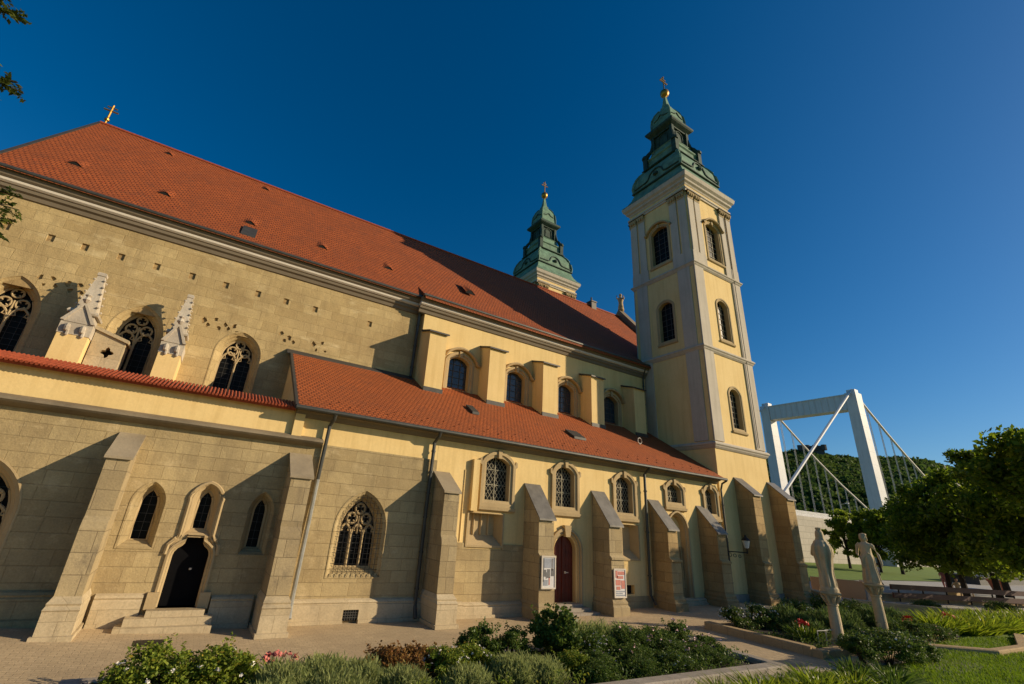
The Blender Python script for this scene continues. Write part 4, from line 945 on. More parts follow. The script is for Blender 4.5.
def bushmesh(seed, n, R3, size, mat, cr=.22, nc=26, aspect=.6, zc=.5, spikes=10):
    rs = np.random.default_rng(seed); P, D, C = clumps(rs, nc, n//nc, R3, cr, .7, -.55); P[:, 2] += zc
    for k in range(spikes):                                  # long shoots that break the outline
        a = rs.random()*6.28; r = rs.random()*R3[0]*.9; h = R3[2]*(.25+.45*rs.random()); m = 26
        tt = rs.random(m); q = np.stack([r*np.cos(a)*(1+.4*tt), r*np.sin(a)*(1+.4*tt), zc+R3[2]*.55*(1-(r/R3[0])**2*.4)+h*tt*1.2], 1)+rs.normal(size=(m, 3))*.035
        P = np.concatenate([P, q]); D = np.concatenate([D, rs.normal(size=(m, 3))])
    P[:, 2] = np.maximum(P[:, 2], .03)
    return qmesh('foliage', leaves(P, size, rs, aspect, .3, D*.7), mat)
def blades(seed, n, R2, h, w, mat, lean=.35, curl=.4, name='foliage', z0=0.0):
    rs = np.random.default_rng(seed); a = rs.random(n)*6.283; r = np.sqrt(rs.random(n)); B = np.stack([r*np.cos(a)*R2[0], r*np.sin(a)*R2[1], np.full(n, z0)], 1)
    d = np.stack([np.cos(a)*r, np.sin(a)*r, np.zeros(n)], 1)*lean+rs.normal(size=(n, 3))*np.array([.18, .18, 0]); H = h*(.55+.6*rs.random(n))[:, None]
    s = np.stack([-np.sin(b_ := rs.random(n)*6.283), np.cos(b_), np.zeros(n)], 1)*w*.5; out = []; Z = np.array([0, 0, 1.])
    pt = lambda t: B+d*H*t+Z*H*t*1.0+d*H*curl*t*t*1.5-Z*H*curl*.45*t*t*np.linalg.norm(d, axis=1)[:, None]*2
    ws = (1.0, .95, .65, .08); ts = (0, .4, .75, 1.0)
    for i in range(3): out.append(np.stack([pt(ts[i])-s*ws[i], pt(ts[i])+s*ws[i], pt(ts[i+1])+s*ws[i+1], pt(ts[i+1])-s*ws[i+1]], 1))
    V = np.concatenate(out, 1).reshape(-1, 3); return qmesh(name, V, mat)
def blossoms(seed, n, R3, zc, size, mat, name='blossoms', low=-.1):
    rs = np.random.default_rng(seed); C = rs.normal(size=(n*4, 3)); C /= np.linalg.norm(C, axis=1)[:, None]; C = C[C[:, 2] > low][:n]*np.array(R3)*1.06; C[:, 2] += zc
    P = np.repeat(C, 9, 0)+rs.normal(size=(len(C)*9, 3))*size*.32; return qmesh(name, leaves(P, size*.8, rs, .95, .2), mat)
l_rose = leafmat('rose_leaf', (.10, .165, .016), (.27, .31, .034), (.38, .27, .035))
l_dark = leafmat('dark_rose_leaf', (.045, .085, .014), (.125, .185, .028), (.22, .24, .04))
l_lav = leafmat('lavender_leaf', (.22, .265, .085), (.36, .39, .14), (.36, .36, .18), .45, .7)
l_ros = leafmat('rosemary_leaf', (.065, .115, .028), (.15, .20, .05), None, .35, .7)
l_red = leafmat('reddish_leaf', (.17, .075, .022), (.26, .15, .04), (.34, .11, .05))
l_iris = leafmat('strap_leaf', (.13, .20, .014), (.30, .36, .022), (.46, .44, .05), .55, .4)
l_irisd = leafmat('dark_strap_leaf', (.045, .09, .012), (.11, .17, .018), (.18, .22, .03), .45, .4)
l_grass = leafmat('grass_blade', (.09, .17, .010), (.19, .27, .014), (.26, .30, .02), .5, .6)
l_tree = leafmat('tree_leaf', (.050, .098, .008), (.20, .26, .016), (.38, .40, .025), .65, .45)
l_tree2 = leafmat('light_tree_leaf', (.10, .15, .014), (.25, .31, .024), (.36, .38, .03), .6, .45)
l_for = leafmat('forest_leaf', (.040, .080, .018), (.105, .160, .028), (.17, .20, .04), .35, .8)
l_loc = leafmat('locust_leaf', (.045, .075, .014), (.10, .12, .02), (.20, .16, .03), .4, .5)
p_white = plain('white_petal', (.75, .70, .62), .6, 0, .1); p_pink = plain('pale_pink_petal', (.72, .48, .46), .6, 0, .2); p_coral = plain('coral_petal', (.72, .22, .18), .6, 0, .3); p_red = plain('red_petal', (.62, .06, .035), .6, 0, .3)
def stems(seed, n, R2, h):
    s = MB(); rn = random.Random(seed)
    for k in range(n):
        a = rn.uniform(0, 6.28); r = rn.uniform(.2, .8)
        s.tube([(.04*math.cos(a), .04*math.sin(a), -.1), (R2*r*.5*math.cos(a), R2*r*.5*math.sin(a), h*.5), (R2*r*math.cos(a+.3), R2*r*math.sin(a+.3), h*.95)], [.016, .011, .005], 5)
    me = bpy.data.meshes.new('stems'); me.from_pydata(s.v, [], s.f); me.materials.append(m_bark); return me
MS = {}
MS['rose'] = [('foliage', bushmesh(s_, 7000, (.64, .58, .46), .064, l_rose, .2, 44)) for s_ in (1,)]+[('stems', stems(1, 9, .5, .8))]
MS['rose2'] = [('foliage', bushmesh(12, 7000, (.62, .60, .48), .064, l_rose, .2, 44)), ('stems', stems(2, 9, .5, .85))]
MS['dark'] = [('foliage', bushmesh(3, 7000, (.72, .64, .50), .060, l_dark, .2, 46)), ('stems', stems(3, 10, .55, .85))]
MS['dark2'] = [('foliage', bushmesh(4, 3600, (.46, .44, .42), .062, l_dark, .16, 26, spikes=12)), ('stems', stems(4, 10, .4, .85))]
MS['tall'] = [('foliage', bushmesh(5, 5200, (.52, .50, .62), .085, l_dark, .2, 34, .7, .66, 9)), ('stems', stems(5, 9, .4, 1.1))]
def dome(seed, n, R3, size, mat, aspect=.13):
    rs = np.random.default_rng(seed); C = rs.normal(size=(70, 3)); C[:, 2] = np.abs(C[:, 2]); C /= np.linalg.norm(C, axis=1)[:, None]; C = C*np.array(R3)*(.72+.16*rs.random(70))[:, None]
    k = rs.integers(0, 70, n); P = C[k]+rs.normal(size=(n, 3))*.075; P[:, 2] = np.maximum(P[:, 2], .02); D = C[k]/np.array(R3); D[:, 2] += .9
    return qmesh('foliage', leaves(P, size, rs, aspect, 0, D*1.3), mat)
MS['lav'] = [('foliage', dome(6, 7500, (.62, .56, .58), .15, l_lav))]
MS['ros'] = [('foliage', dome(7, 7500, (.72, .62, .56), .15, l_ros, .16))]
MS['red'] = [('foliage', bushmesh(8, 3000, (.52, .46, .36), .075, l_red, .18, 28, .6, .36, 16)), ('stems', stems(8, 10, .45, .6))]
MS['iris'] = [('foliage', blades(9, 150, (.34, .30), .62, .045, l_iris, .55, .5))]
MS['irisd'] = [('foliage', blades(10, 130, (.34, .30), .68, .045, l_irisd, .5, .5))]
BL = {'w': ('blossoms', blossoms(21, 7, (.60, .54, .46), .5, .065, p_white)), 'ws': ('blossoms', blossoms(22, 34, (.60, .55, .45), .5, .045, p_white)), 'p': ('blossoms', blossoms(23, 16, (.66, .60, .48), .5, .07, p_pink, low=-.5)),
      'c': ('blossoms', blossoms(24, 26, (.42, .30, .10), .62, .09, p_coral)), 'r': ('blossoms', blossoms(25, 5, (.22, .20, .12), .62, .14, p_red, low=.1))}
prn = random.Random(11)
def plant(name, cat, label, kind, x, y, sc=1.0, bl=None, group=None, sz=1.0):
    t = thing(name, label, cat, (x, y, gz(x)+.06), group); t.rotation_euler = (0, 0, prn.uniform(0, 6.28)); t.scale = (sc, sc, sc*sz*(.80 if kind in ('rose', 'rose2', 'dark') else .92))
    for nm, me in MS[kind]+([BL[bl]] if bl else []): link(nm, me, t, world=False)
    return t
def row(name, cat, items, group):
    for label, kind, x, y, sc, bl, sz in items: plant(name, cat, label, kind, x, y, sc, bl, group, sz)
row('rose_bush', 'shrub', [
    ('leafy rose bush with white blooms at the left end of the front bed', 'rose', .22, 10.35, 1.0, 'w', .98),
    ('yellow-green white rose bush between the drain cover and the coral flowers', 'rose2', 1.15, 10.3, 1.0, 'w', .98),
    ('low rose bush with small cream flowers right of the reddish shrubs', 'rose', 5.45, 10.15, .80, 'ws', .95),
    ('cream-flowered rose bush touching the grey lavender mound', 'rose2', 6.15, 10.3, .78, 'ws', .95),
    ('dark upright rose shoots behind the grey lavender mound', 'dark2', 6.65, 10.85, 1.0, None, .98),
    ('open leafy rose bush left of the tallest bush', 'dark2', 7.55, 10.8, .95, None, .9),
    ('tallest dark glossy bush in the front bed, before the red door', 'tall', 8.55, 10.4, 1.0, None, 1.0),
    ('low bright leafy bush under the tallest bush', 'rose2', 8.35, 9.5, .72, None, .9),
    ('dense dark rose bush just right of the tallest bush', 'dark', 9.75, 10.4, .95, 'ws', .85),
    ('dark rose bush with pale pink blooms in the middle of the big mass', 'dark', 10.95, 10.3, 1.0, 'p', .85),
    ('wide dark rose bush dotted with pink blooms beside the grey kerb', 'dark', 12.05, 10.3, 1.0, 'p', .80),
    ('low dark rose bush spilling over the grey kerb below the tallest bush', 'dark', 9.1, 9.45, .72, 'p', .8),
    ('pink dotted rose bush spilling over the middle of the grey kerb', 'dark', 10.4, 9.5, .78, 'p', .8),
    ('pink dotted rose bush nearest the right end of the grey kerb', 'dark', 11.7, 9.6, .80, 'p', .8),
    ('dark low rose bush on the kerb below the yellowish lavender', 'dark', 9.9, 9.0, .70, None, .75), ('dark low rose bush against the inside of the grey kerb', 'dark', 11.2, 8.95, .72, 'ws', .75), ('low dark rose bush closest to the kerb corner', 'dark', 12.5, 9.2, .75, 'p', .75), ('sparse rose bush on the kerb corner by the path', 'dark2', 13.4, 9.6, .85, 'p', .7), ('dark rose bush in front of the low bright leafy bush', 'dark', 8.6, 8.95, .65, None, .8),
    ('thin rose bush at the right end of the front bed', 'dark2', 13.2, 10.55, .95, 'p', .85)], 'roses in the front bed')
row('lavender', 'lavender', [
    ('leftmost grey-green lavender beside the coral flowers', 'lav', 2.25, 9.95, 1.05, None, .95), ('grey-green lavender in the middle of the left mound', 'lav', 2.9, 10.1, 1.1, None, .95),
    ('grey-green lavender next to the reddish shrubs', 'lav', 3.55, 10.0, 1.05, None, .90), ('front lavender of the left mound', 'lav', 3.0, 9.45, 1.1, None, .8), ('lavender in front of the reddish shrubs', 'lav', 4.3, 9.6, 1.0, None, .8), ('lavender in front of the coral flowers', 'lav', 2.0, 9.4, 1.0, None, .8), ('lavender under the cream roses', 'lav', 5.6, 9.45, .95, None, .8),
    ('pale lavender below the dark upright rose shoots', 'lav', 6.75, 9.55, 1.0, None, .95), ('pale lavender at the foot of the tallest bush', 'lav', 7.35, 9.4, 1.0, None, .85),
    ('yellowish lavender behind the dark roses', 'lav', 9.6, 11.0, 1.2, None, 1.15), ('yellowish lavender behind the pink roses', 'lav', 10.6, 11.0, 1.15, None, 1.1), ('yellowish lavender at the paving edge right of the others', 'lav', 11.5, 11.0, 1.0, None, 1.1)], 'lavender in the front bed')
row('barberry', 'shrub', [('reddish brown shrub beside the lavender mound', 'red', 4.25, 10.35, .95, None, .9), ('reddish brown shrub beside the cream roses', 'red', 4.95, 10.5, .95, None, .85)], 'reddish shrubs in the front bed')
t = plant('verbena', 'flowers', 'coral pink flower clump between rose bush and lavender', 'irisd', 2.25, 10.9, .72, 'c')
row('rose_bush', 'shrub', [
    ('small white rose bush at the paving corner of the column bed', 'dark2', 18.0, 11.65, .95, 'ws', .85), ('small white rose bush right of the corner bush', 'dark2', 19.05, 11.3, 1.0, 'ws', .9),
    ('white rose bush between the two column statues', 'dark', 24.2, 11.3, 1.15, 'ws', 1.0), ('dark rose bush behind the left column', 'dark', 22.3, 11.7, 1.0, 'ws', .95), ('dark rose bush right of the right column', 'dark', 26.3, 11.3, 1.1, None, .8),
    ('big dark rose bush in front of the right column', 'dark', 18.5, 7.35, 1.15, 'ws', .9), ('dark rose bush overhanging the grey slab', 'dark', 19.7, 7.25, 1.05, 'ws', .80), ('dark rose bush behind the bright strap leaves', 'dark2', 17.3, 7.5, 1.1, None, .8),
    ('small dark bush with pink blooms beside the yellow-green lilies', 'dark', 24.4, 8.0, .9, 'p', .7), ('low dark bush between kerb and lilies', 'dark2', 22.6, 8.1, 1.1, None, .75),
    ('dark shrub in front of the long plank rail, left one', 'dark', 34.3, 11.4, .9, None, .8), ('dark shrub in front of the long plank rail, right one', 'dark', 38.8, 9.6, 1.0, None, .85)], 'roses in the right beds')
row('rosemary', 'shrub', [('dark mound of rosemary next to the white rose bushes', 'ros', 20.2, 10.6, 1.15, None, .95), ('dark mound of rosemary left of the left column', 'ros', 20.9, 11.3, 1.3, None, 1.0), ('dark rosemary right behind the left column', 'ros', 21.6, 10.3, 1.25, None, 1.0),
    ('dark rosemary between the two columns', 'ros', 22.9, 10.5, 1.3, None, 1.05), ('dark rosemary behind the right column', 'ros', 24.6, 10.2, 1.3, None, 1.0), ('dark rosemary mound right of the right column', 'ros', 26.3, 9.9, 1.3, None, .95)], 'rosemary mounds round the columns')
row('canna', 'flowers', [('red canna flowers on the kerb of the column bed', 'irisd', 18.85, 9.75, .85, 'r', 1.0), ('red canna flowers right of the right column', 'irisd', 24.6, 8.9, .9, 'r', 1.0), ('red canna flowers before the yellow-green lilies', 'irisd', 27.8, 8.6, .95, 'r', 1.0), ('yellowish strap plant beside the metal hoops', 'iris', 19.4, 9.9, .7, None, 1.0)], 'red cannas')
irs = [(10.5+.55*k+prn.uniform(-.1, .1), 7.15-.06*k*(k % 3)+prn.uniform(-.25, .2)) for k in range(11)]
for k, (x, y) in enumerate(irs): plant('iris', 'iris', 'clump of bright green strap leaves along the bottom right edge', 'iris' if k < 8 else 'irisd', x, y, prn.uniform(.75, .95), None, 'irises along the bottom right edge', .85)
for k in range(26):
    x = 27.2+(k % 13)*.72+prn.uniform(-.2, .2); y = 8.55-(x-26)*.10+(k//13)*.65+prn.uniform(-.2, .2)
    plant('day_lily', 'lily', 'yellow-green lily clump in the sunlit drift before the long plank rail', 'iris', x, y, prn.uniform(1.1, 1.4), None, 'lilies in the sunlit drift', .95)
# low planting that fills the beds between the bushes
def cover(name, x0, x1, y0, y1, n, mat, seed, label, hi=.34):
    rs = np.random.default_rng(seed); m = 150; C = np.stack([x0+(x1-x0)*rs.random(m), y0+(y1-y0)*rs.random(m)], 1); H = .10+hi*rs.random(m)**1.5; k = rs.integers(0, m, n)
    P = np.zeros((n, 3)); P[:, :2] = C[k]+rs.normal(size=(n, 2))*.13; P[:, 2] = .08+H[k]*rs.random(n)
    P[:, 0] = np.clip(P[:, 0], x0-.1, x1+.1); P[:, 1] = np.clip(P[:, 1], y0-.1, y1+.1); P[:, 2] += np.interp(P[:, 0], [g[0] for g in GZ], [g[1] for g in GZ])
    o = link(name, qmesh(name, leaves(P, .065, rs, .5, .3), mat)); tag(o, label, 'ground cover', kind='stuff')
cover('ground_cover', -.6, 7.8, 8.6, 11.2, 9000, l_rose, 61, 'low yellow-green ground cover between the left front roses and lavender')
cover('ground_cover', 7.6, 14.0, 8.5, 11.1, 12000, l_dark, 62, 'low dark ground cover under the roses before the grey kerb')
cover('ground_cover', 17.6, 27.5, 8.8, 12.2, 13000, l_dark, 63, 'low dark ground cover of the bed round the column statues', .25)
cover('ground_cover', 10.0, 15.2, 5.2, 7.5, 6000, l_irisd, 64, 'low green ground cover under the irises at the bottom edge', .25)
# grass blades of the right hand lawn
rs = np.random.default_rng(5); me = blades(31, 52000, (8.5, 3.3), .085, .014, l_grass, .3, .2)
o = link('grass', me); o.location = (24.6, 4.7, .25); tag(o, 'short green grass of the right-hand lawn', 'grass', kind='stuff')

# ---- trees
def treemesh(seed, n, R3, zc, size, mat, cr, nc, h, tr, lean=(0, 0)):
    rs = np.random.default_rng(seed); P, D, C = clumps(rs, nc, n//nc, R3, cr, .72, -.75); P[:, 2] += zc; P[:, 0] += lean[0]; P[:, 1] += lean[1]
    fol = qmesh('crown', leaves(P, size, rs, .6, .5, D*.6), mat); s = MB(); top = Vector((lean[0]*.6, lean[1]*.6, zc))
    s.tube([(0, 0, -.2), (lean[0]*.1, lean[1]*.1, h*.15), (lean[0]*.3, lean[1]*.3, zc*.6), top], [tr*1.3, tr, tr*.8, tr*.4], 8)
    for c in C[:34]:
        b = Vector((lean[0]*.25, lean[1]*.25, zc*.5+abs(c[2])*.15)); e = Vector((c[0]+lean[0], c[1]+lean[1], c[2]+zc)); m_ = b.lerp(e, .5)+Vector((0, 0, .3)); s.tube([b, m_, e], [tr*.4, tr*.22, tr*.08], 5)
    t_ = bpy.data.meshes.new('trunk'); t_.from_pydata(s.v, [], s.f); t_.materials.append(m_bark); return [('crown', fol), ('trunk', t_)]
TM = [treemesh(41, 22000, (3.4, 3.3, 3.7), 4.5, .27, l_tree, .85, 80, 8, .17), treemesh(42, 22000, (3.7, 3.5, 4.1), 4.9, .27, l_tree, .9, 85, 9, .19, (.3, .2)), treemesh(43, 5200, (2.5, 2.4, 2.9), 3.5, .36, l_tree2, .6, 46, 7, .13), treemesh(44, 11000, (2.7, 2.6, 1.9), 7.3, .28, l_tree, .8, 60, 9, .17)]
def tree(name, label, k, x, y, sc, rz, group=None):
    t = thing(name, label, 'tree', (x, y, gz(x)), group); t.rotation_euler = (0, 0, rz); t.scale = (sc,)*3
    for nm, me in TM[k]: link(nm, me, t, world=False)
tree('park_tree', 'leafy tree with sunlit left crown nearest the bridge pylon', 0, 54.5, 16.2, 1.0, .4)
tree('park_tree', 'dark leafy tree behind the left end of the long plank rail', 1, 50.5, 14.2, .92, 2.1)
tree('park_tree', 'dark tree behind the middle of the long plank rail', 0, 49.5, 12.2, 1.12, 3.3)
tree('park_tree', 'tallest dark tree at the right edge of the picture', 1, 43.5, 8.6, 1.12, 4.6)
tree('park_tree', 'dark tree with a stout trunk behind the walking couple', 1, 60, 14.2, 1.15, .9)
tree('park_tree', 'high crowned shade tree rising at the picture edge before the tallest dark tree', 3, 36.5, 5.6, 1.0, 5.2)
tree('young_tree', 'light young tree between the two statues by the abutment wall', 2, 84, 35.6, 1.28, .3)
tree('young_tree', 'light young tree behind the right statue', 2, 82, 31.2, 1.30, 1.7)
tree('young_tree', 'light young tree before the foot of the right pylon leg', 2, 84, 29.5, 1.35, 2.9)
# overhanging locust tree on the left
t = thing('locust_tree', 'feathery twigs of a locust tree hanging in at the top left', 'tree', (-6.6, 6.0, .2))
s = MB(); s.tube([(-6.6, 6, -.2), (-6.5, 6, 3), (-6.2, 6.1, 6), (-5.8, 6.2, 9)], [.22, .18, .13, .05], 8)
tw = [((-6.2, 6.1, 6.2), (-2.86, 6.15, 7.42)), ((-5.9, 6.1, 7.5), (-3.02, 5.85, 8.05)), ((-6.2, 6.1, 5.4), (-2.62, 6.95, 6.25)), ((-6.2, 6.1, 5.0), (-2.70, 7.1, 5.95)), ((-6.0, 6.1, 6.8), (-3.0, 6.2, 6.95)), ((-5.9, 6.1, 7.6), (-3.05, 5.5, 8.3)), ((-5.9, 6.1, 7.4), (-3.02, 5.7, 8.2)), ((-6.0, 6.1, 7.0), (-2.80, 6.2, 7.35)), ((-6.2, 6.1, 5.2), (-2.66, 7.0, 6.10)), ((-6.2, 6.1, 5.4), (-2.72, 6.9, 6.4))]
LP = []; LD = []
rs = np.random.default_rng(77)
for a, b in tw:
    a, b = np.array(a), np.array(b); s.tube([a, (a*.5+b*.5)+np.array((0, 0, .25)), b], [.05, .025, .006], 5)
    for k in range(40):
        t0 = .5+.5*rs.random(); base = a+(b-a)*t0+np.array((0, 0, .25))*(1-abs(2*t0-1)); d = (b-a)/np.linalg.norm(b-a)*.4+rs.normal(size=3)*.6+np.array((0, 0, -.35)); d /= np.linalg.norm(d); sd = np.cross(d, [0, 0, 1]); sd /= np.linalg.norm(sd)
        if t0 > .93: d *= .7
        for j in range(8):
            for sg in (-1, 1): LP.append(base+d*(.04+.025*j)+sd*sg*.022); LD.append(sd*sg*2+d)
s.obj('trunk', m_bark, t)
P, D, C = clumps(rs, 40, 130, (1.9, 1.9, 2.3), .5, .7); P += np.array((-6.4, 6.0, 8.2)); P = P[P[:, 0] < -3.9]
link('crown', qmesh('crown', np.concatenate([leaves(np.array(LP), .060, rs, .5, .5, np.array(LD)), leaves(P, .09, rs, .5, .5)]), l_loc), t)

# ================================================================ FAR BACKGROUND
# abutment wall and bridge deck
s = MB(); s.box(56, 420, 44.7, 46, -.5, 7.6); tag(s.obj('abutment_wall', m_rwall), 'tall pale stone abutment wall under the bridge deck', 'wall')
BR = thing('suspension_bridge', 'white steel suspension bridge with a portal pylon over the trees', 'bridge', (119, 52, 0))
s = MB(); s.box(56, 420, 46.01, 62, 6.2, 7.55); s.obj('deck', m_conc, BR)
s = MB()
for yy in (45.2, 61.8):
    for z in (7.9, 8.5): s.tube([(56, yy, z), (420, yy, z)], .05, 4)
    for k in range(84): s.tube([(56.6+2.4*k, yy, 7.5), (88.6+2.4*k, yy, 8.5)], .04, 4)
s.obj('railing', m_steel, BR)
for yy in (43.0, 61.7):
    s = MB(); s.loft([[(119+sx*hx, yy+sy_*hy, z) for sx, sy_ in ((-1, -1), (1, -1), (1, 1), (-1, 1))] for hx, hy, z in ((1.75, 1.2, -.5), (1.4, 1.0, 30.4), (1.45, 1.05, 34.5))], cap=True)
    for k in range(12):
        z = 2.6*k+1; s.box(119-1.74+.028*k, 119+1.74-.028*k, yy-1.2+.016*k, yy+1.2-.016*k, z, z+.06)
    s.box(118.2, 119.8, yy-.8, yy+.8, 34.7, 35.3); s.obj('pylon_leg', m_steel, BR)
s = MB(); s.box(117.7, 120.3, 44.1, 60.6, 30.9, 34.2)
for k in range(12): yy = 45+k*1.3; s.box(117.58, 117.7, yy, yy+.12, 31.0, 34.1)
s.box(117.5, 120.5, 44.1, 60.6, 34.1, 34.3); s.obj('cross_beam', m_steel, BR)
def cab(p): return [(p[0]+d*dx, p[1], z) for d, z in p[2]]
for yy in (43.0, 61.7):
    def cz(x): u = x-119; return 35.4-.62*u+.0026*u*u if u > 0 else 35.4+.70*u
    s = MB(); s.tube([(x, yy, cz(x)) for x in (119, 125, 132, 140, 150, 165, 180, 200, 220)], .24, 6); s.obj('main_cable', m_cable, BR)
    s = MB(); s.tube([(119, yy, 35.4), (100, yy, cz(100)), (82 if yy < 50 else 82, yy, cz(82))], .26, 6); s.obj('backstay', m_steel, BR)
    for k in range(16):
        x = 124+4.6*k
        if cz(x) > 9: q = MB(); q.tube([(x, yy, cz(x)), (x, yy, 7.4)], .065, 5); q.tube([(x+.5, yy, cz(x+.5)), (x+.5, yy, 7.4)], .055, 5); q.obj('hanger', m_cable, BR)
sp_ = [(93, 'first lamp post from the church on the bridge deck'), (104, 'second lamp post from the church on the bridge deck'), (126, 'lamp post beyond the left pylon leg'), (146, 'third lamp post seen between the pylon legs'), (170, 'farthest lamp post on the bridge deck')]
for x, lb in sp_:
    t = thing('street_lamp', lb, 'street lamp', (x, 61.2 if x != 126 else 47.0, 7.5), 'lamp posts on the bridge'); y = t.location.y
    s = MB(); s.tube([(x, y, 7.5), (x, y, 13.2), (x, y-1.3, 13.6)], [.12, .08, .05], 6); s.obj('post', m_cable, t); s = MB(); s.box(x-.2, x+.2, y-2.0, y-1.2, 13.5, 13.7); s.obj('lamp_head', m_steel, t)
# the hill across the river
prof = [(40, 6.2), (50, 7.0), (58, 7.5), (61.2, 7.65), (62.6, 7.9), (64.2, 8.25), (66.1, 8.1), (67.3, 7.7), (69.6, 7.5), (72.5, 7.4), (73.8, 7.25), (75.3, 6.7), (79.4, 4.6), (84, 2.8), (92, 1.2), (100, .5)]
def ridge(az): return float(np.interp(az, [p[0] for p in prof], [p[1] for p in prof]))
DR = 520.0
def hillz(az, d):
    t = min(1, max(0, (d-290)/(DR-290))); zr = 3.2+DR*math.tan(R(ridge(az)))
    k = t**.8 if d <= DR else 1-.4*min(1, (d-DR)/250)
    return -1+zr*k
azs = [40+.75*i for i in range(81)]; ds = [285, 310, 340, 380, 420, 460, 500, 520, 560, 620, 780]
s = MB(); s.loft([[(d*math.sin(R(a)), d*math.cos(R(a)), hillz(a, d)+2.5*math.sin(a*3.1)*math.sin(d*.05)*(d < 515)) for a in azs] for d in ds], closed=False); o = struct('hill', s, plain('hill_soil', (.02, .032, .012), .95, 0, .5, .02)); 
rs = np.random.default_rng(9); CP = []
for k in range(3400):
    a = 58+24*rs.random(); d = 300+255*rs.random()**.8; CP.append((d*math.sin(R(a)), d*math.cos(R(a)), hillz(a, d)+2.2, 3.0+3.0*rs.random()))
CP = np.array(CP); kk = np.repeat(np.arange(len(CP)), 30); D = rs.normal(size=(len(kk), 3)); D /= np.linalg.norm(D, axis=1)[:, None]; D[:, 2] = np.abs(D[:, 2])*.9-.15
P = CP[kk, :3]+D*CP[kk, 3][:, None]*(.75+.3*rs.random(len(kk)))[:, None]
o = link('forest', qmesh('forest', leaves(P, 2.6, rs, .8, .2, D*1.2), l_for)); tag(o, 'dark green forest covering the hill across the river', 'forest', kind='stuff')
def pol(az, d, z): return (d*math.sin(R(az)), d*math.cos(R(az)), z)
zc = hillz(65.6, 520)+2.5; s = MB(); c = [pol(a, 505, zc+3) for a in (64.9, 65.5, 66.2, 66.9)]
s.loft([[(p[0]+dx, p[1]+dx*.5, z) for p in c] for dx, z in ((0, zc-4), (0, zc+5), (6, zc+5.3), (30, zc+5.3))], closed=False)
for p in c: s.lathe((p[0], p[1], zc+5), [(2.2, -4), (2.2, 0), (2.3, .6), (0, 1.0)], 8)
tag(s.obj('fortress', plain('dark_fortress_stone', (.11, .105, .095), .9)), 'low dark stone fortress on top of the wooded hill', 'fortress')

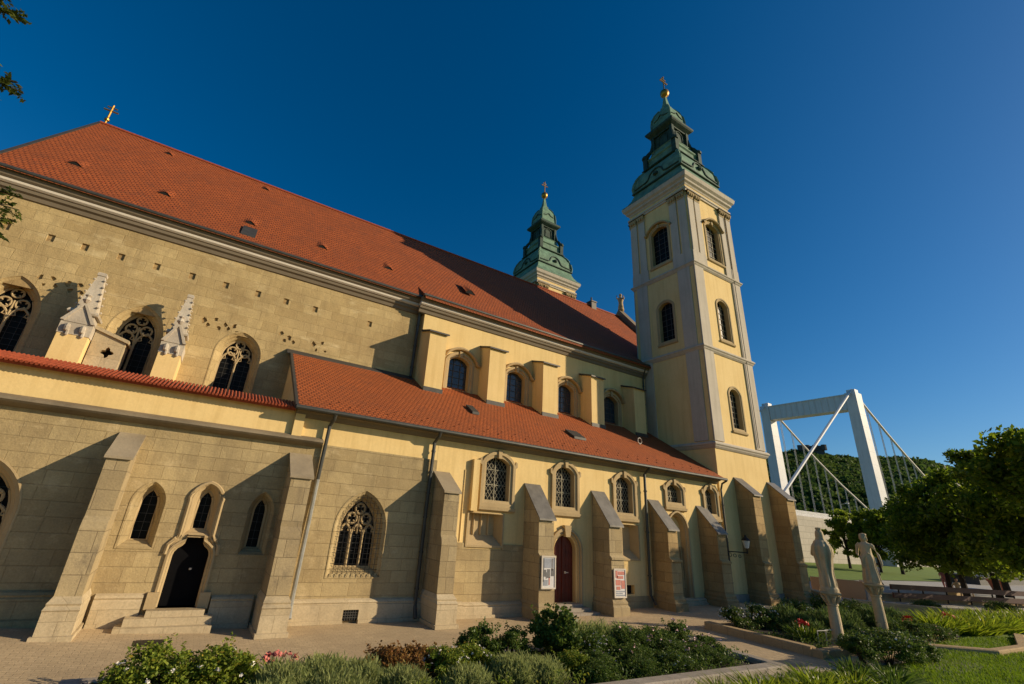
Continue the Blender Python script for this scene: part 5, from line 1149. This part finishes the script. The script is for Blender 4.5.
# ---- park furniture and people
t = thing('flower_pot', 'round terracotta pot on the pale path at the right', 'pot', (70, 17.2, .25)); s = MB(); s.lathe((70, 17.2, .25), [(.42, 0), (.62, .75), (.70, .78), (.70, .95), (.58, .95), (.55, .8)], 14); s.obj('bowl', m_terr, t); s = MB(); s.lathe((70, 17.2, 1.02), [(.56, 0), (.0, .12)], 10); s.obj('earth', m_soil, t)
s = MB(); s.box(78, 100, 20.5, 23.5, .2, 1.0); s.box(77.7, 100.3, 20.2, 23.8, 1.0, 1.15); tag(s.obj('raised_bed', m_dkzinc), 'long dark raised bed at the right end of the path', 'planter')
skin = plain('skin', (.50, .30, .20), .6); 
def person(label, x, y, rz, shirt, trousers, hairc, sit=False, stride=.3):
    z0 = gz(x) if not sit else gz(x)+.0
    t = thing('person', label, 'person', (x, y, z0)); t.rotation_euler = (0, 0, rz)
    def L(mb, nm, mt, v=.03):
        me = bpy.data.meshes.new(nm); me.from_pydata(mb.v, [], mb.f); me.materials.append(mt); o = link(nm, me, t, world=False); remesh(o, v, 1); return o
    hip = .95 if not sit else .50
    body, sh, trs, hr = MB(), MB(), MB(), MB()
    legs = [((0, .1, hip), (stride*.55, .1, .52), (stride*.7, .1, .08)), ((0, -.1, hip), (-stride*.2, -.1, .50), (-stride, -.1, .10))] if not sit else [((0, .1, hip), (.45, .12, .5), (.48, .12, .08)), ((0, -.1, hip), (.45, -.1, .5), (.42, -.1, .08))]
    for a, k, f in legs:
        trs.tube([a, k, f], [.10, .075, .06], 8); body.tube([a, k, f], [.08, .055, .045], 8); body.tube([f, (f[0]+.17, f[1], f[2]-.04)], [.05, .04], 6)
    h = hip
    sh.loft([[(ox+rx*math.cos(a), ry*math.sin(a), z) for a in [2*PI*i/12 for i in range(12)]] for z, rx, ry, ox in ((h-.06, .12, .17, 0), (h+.18, .11, .15, .0), (h+.38, .125, .19, .02), (h+.48, .10, .20, .02), (h+.54, .05, .08, .02))], cap=True)
    body.loft([[(ox+rx*math.cos(a), ry*math.sin(a), z) for a in [2*PI*i/12 for i in range(12)]] for z, rx, ry, ox in ((h-.1, .10, .14, 0), (h+.18, .09, .12, .0), (h+.46, .08, .16, .02), (h+.54, .045, .06, .02), (h+.62, .045, .045, .02))], cap=True)
    for sg in (-1, 1):
        e = (-.05+.12*sg, sg*.25, h+.22); ha = (.12+.12*sg, sg*.22, h+.02)
        sh.tube([(.02, sg*.19, h+.47), (.0, sg*.23, h+.36), e], [.06, .055, .045], 7); body.tube([(.02, sg*.17, h+.46), e, ha], [.045, .036, .028], 7)
        for q in range(4): body.tube([ha, (ha[0]+.04, ha[1]+.018*(q-1.5), ha[2]-.09)], [.016, .012], 5)
        body.tube([ha, (ha[0]+.05, ha[1]-sg*.03, ha[2]-.03)], [.015, .012], 5)
    head(body, .03, 0, h+.60, 0, False)
    hr.lathe((.01, 0, h+.73), [(.0, -.09), (.10, -.06), (.122, .0), (.11, .08), (.06, .13), (0, .145)], 10)
    L(body, 'body', skin, .02); L(sh, 'shirt', shirt); L(trs, 'trousers', trousers); L(hr, 'hair', hairc)
c_w = plain('white_cloth', (.65, .63, .6), .8); c_k = plain('black_cloth', (.02, .02, .025), .8); c_p = plain('pink_cloth', (.42, .16, .15), .8); c_b = plain('beige_cloth', (.50, .38, .24), .8); c_h = plain('brown_hair', (.05, .03, .02), .6)
person('person in a white shirt and dark trousers walking on the path', 53.3, 20.5, 2.6, c_w, c_k, c_h)
person('person in a dusky red top striding behind the long plank rail', 57.5, 17.4, 3.3, c_p, c_p, c_h, False, .38)
person('person in beige clothes sitting on the low ledge beside the walker', 51.5, 14.9, 3.9, c_b, c_b, c_h, True)
person('second seated person in white on the low ledge', 52.6, 14.9, 4.4, c_w, c_b, c_h, True)
s = MB(); s.box(50.9, 53.6, 14.9, 15.5, .1, .70); tag(s.obj('stone_ledge', m_kerb), 'low stone ledge with the two seated people', 'seat')
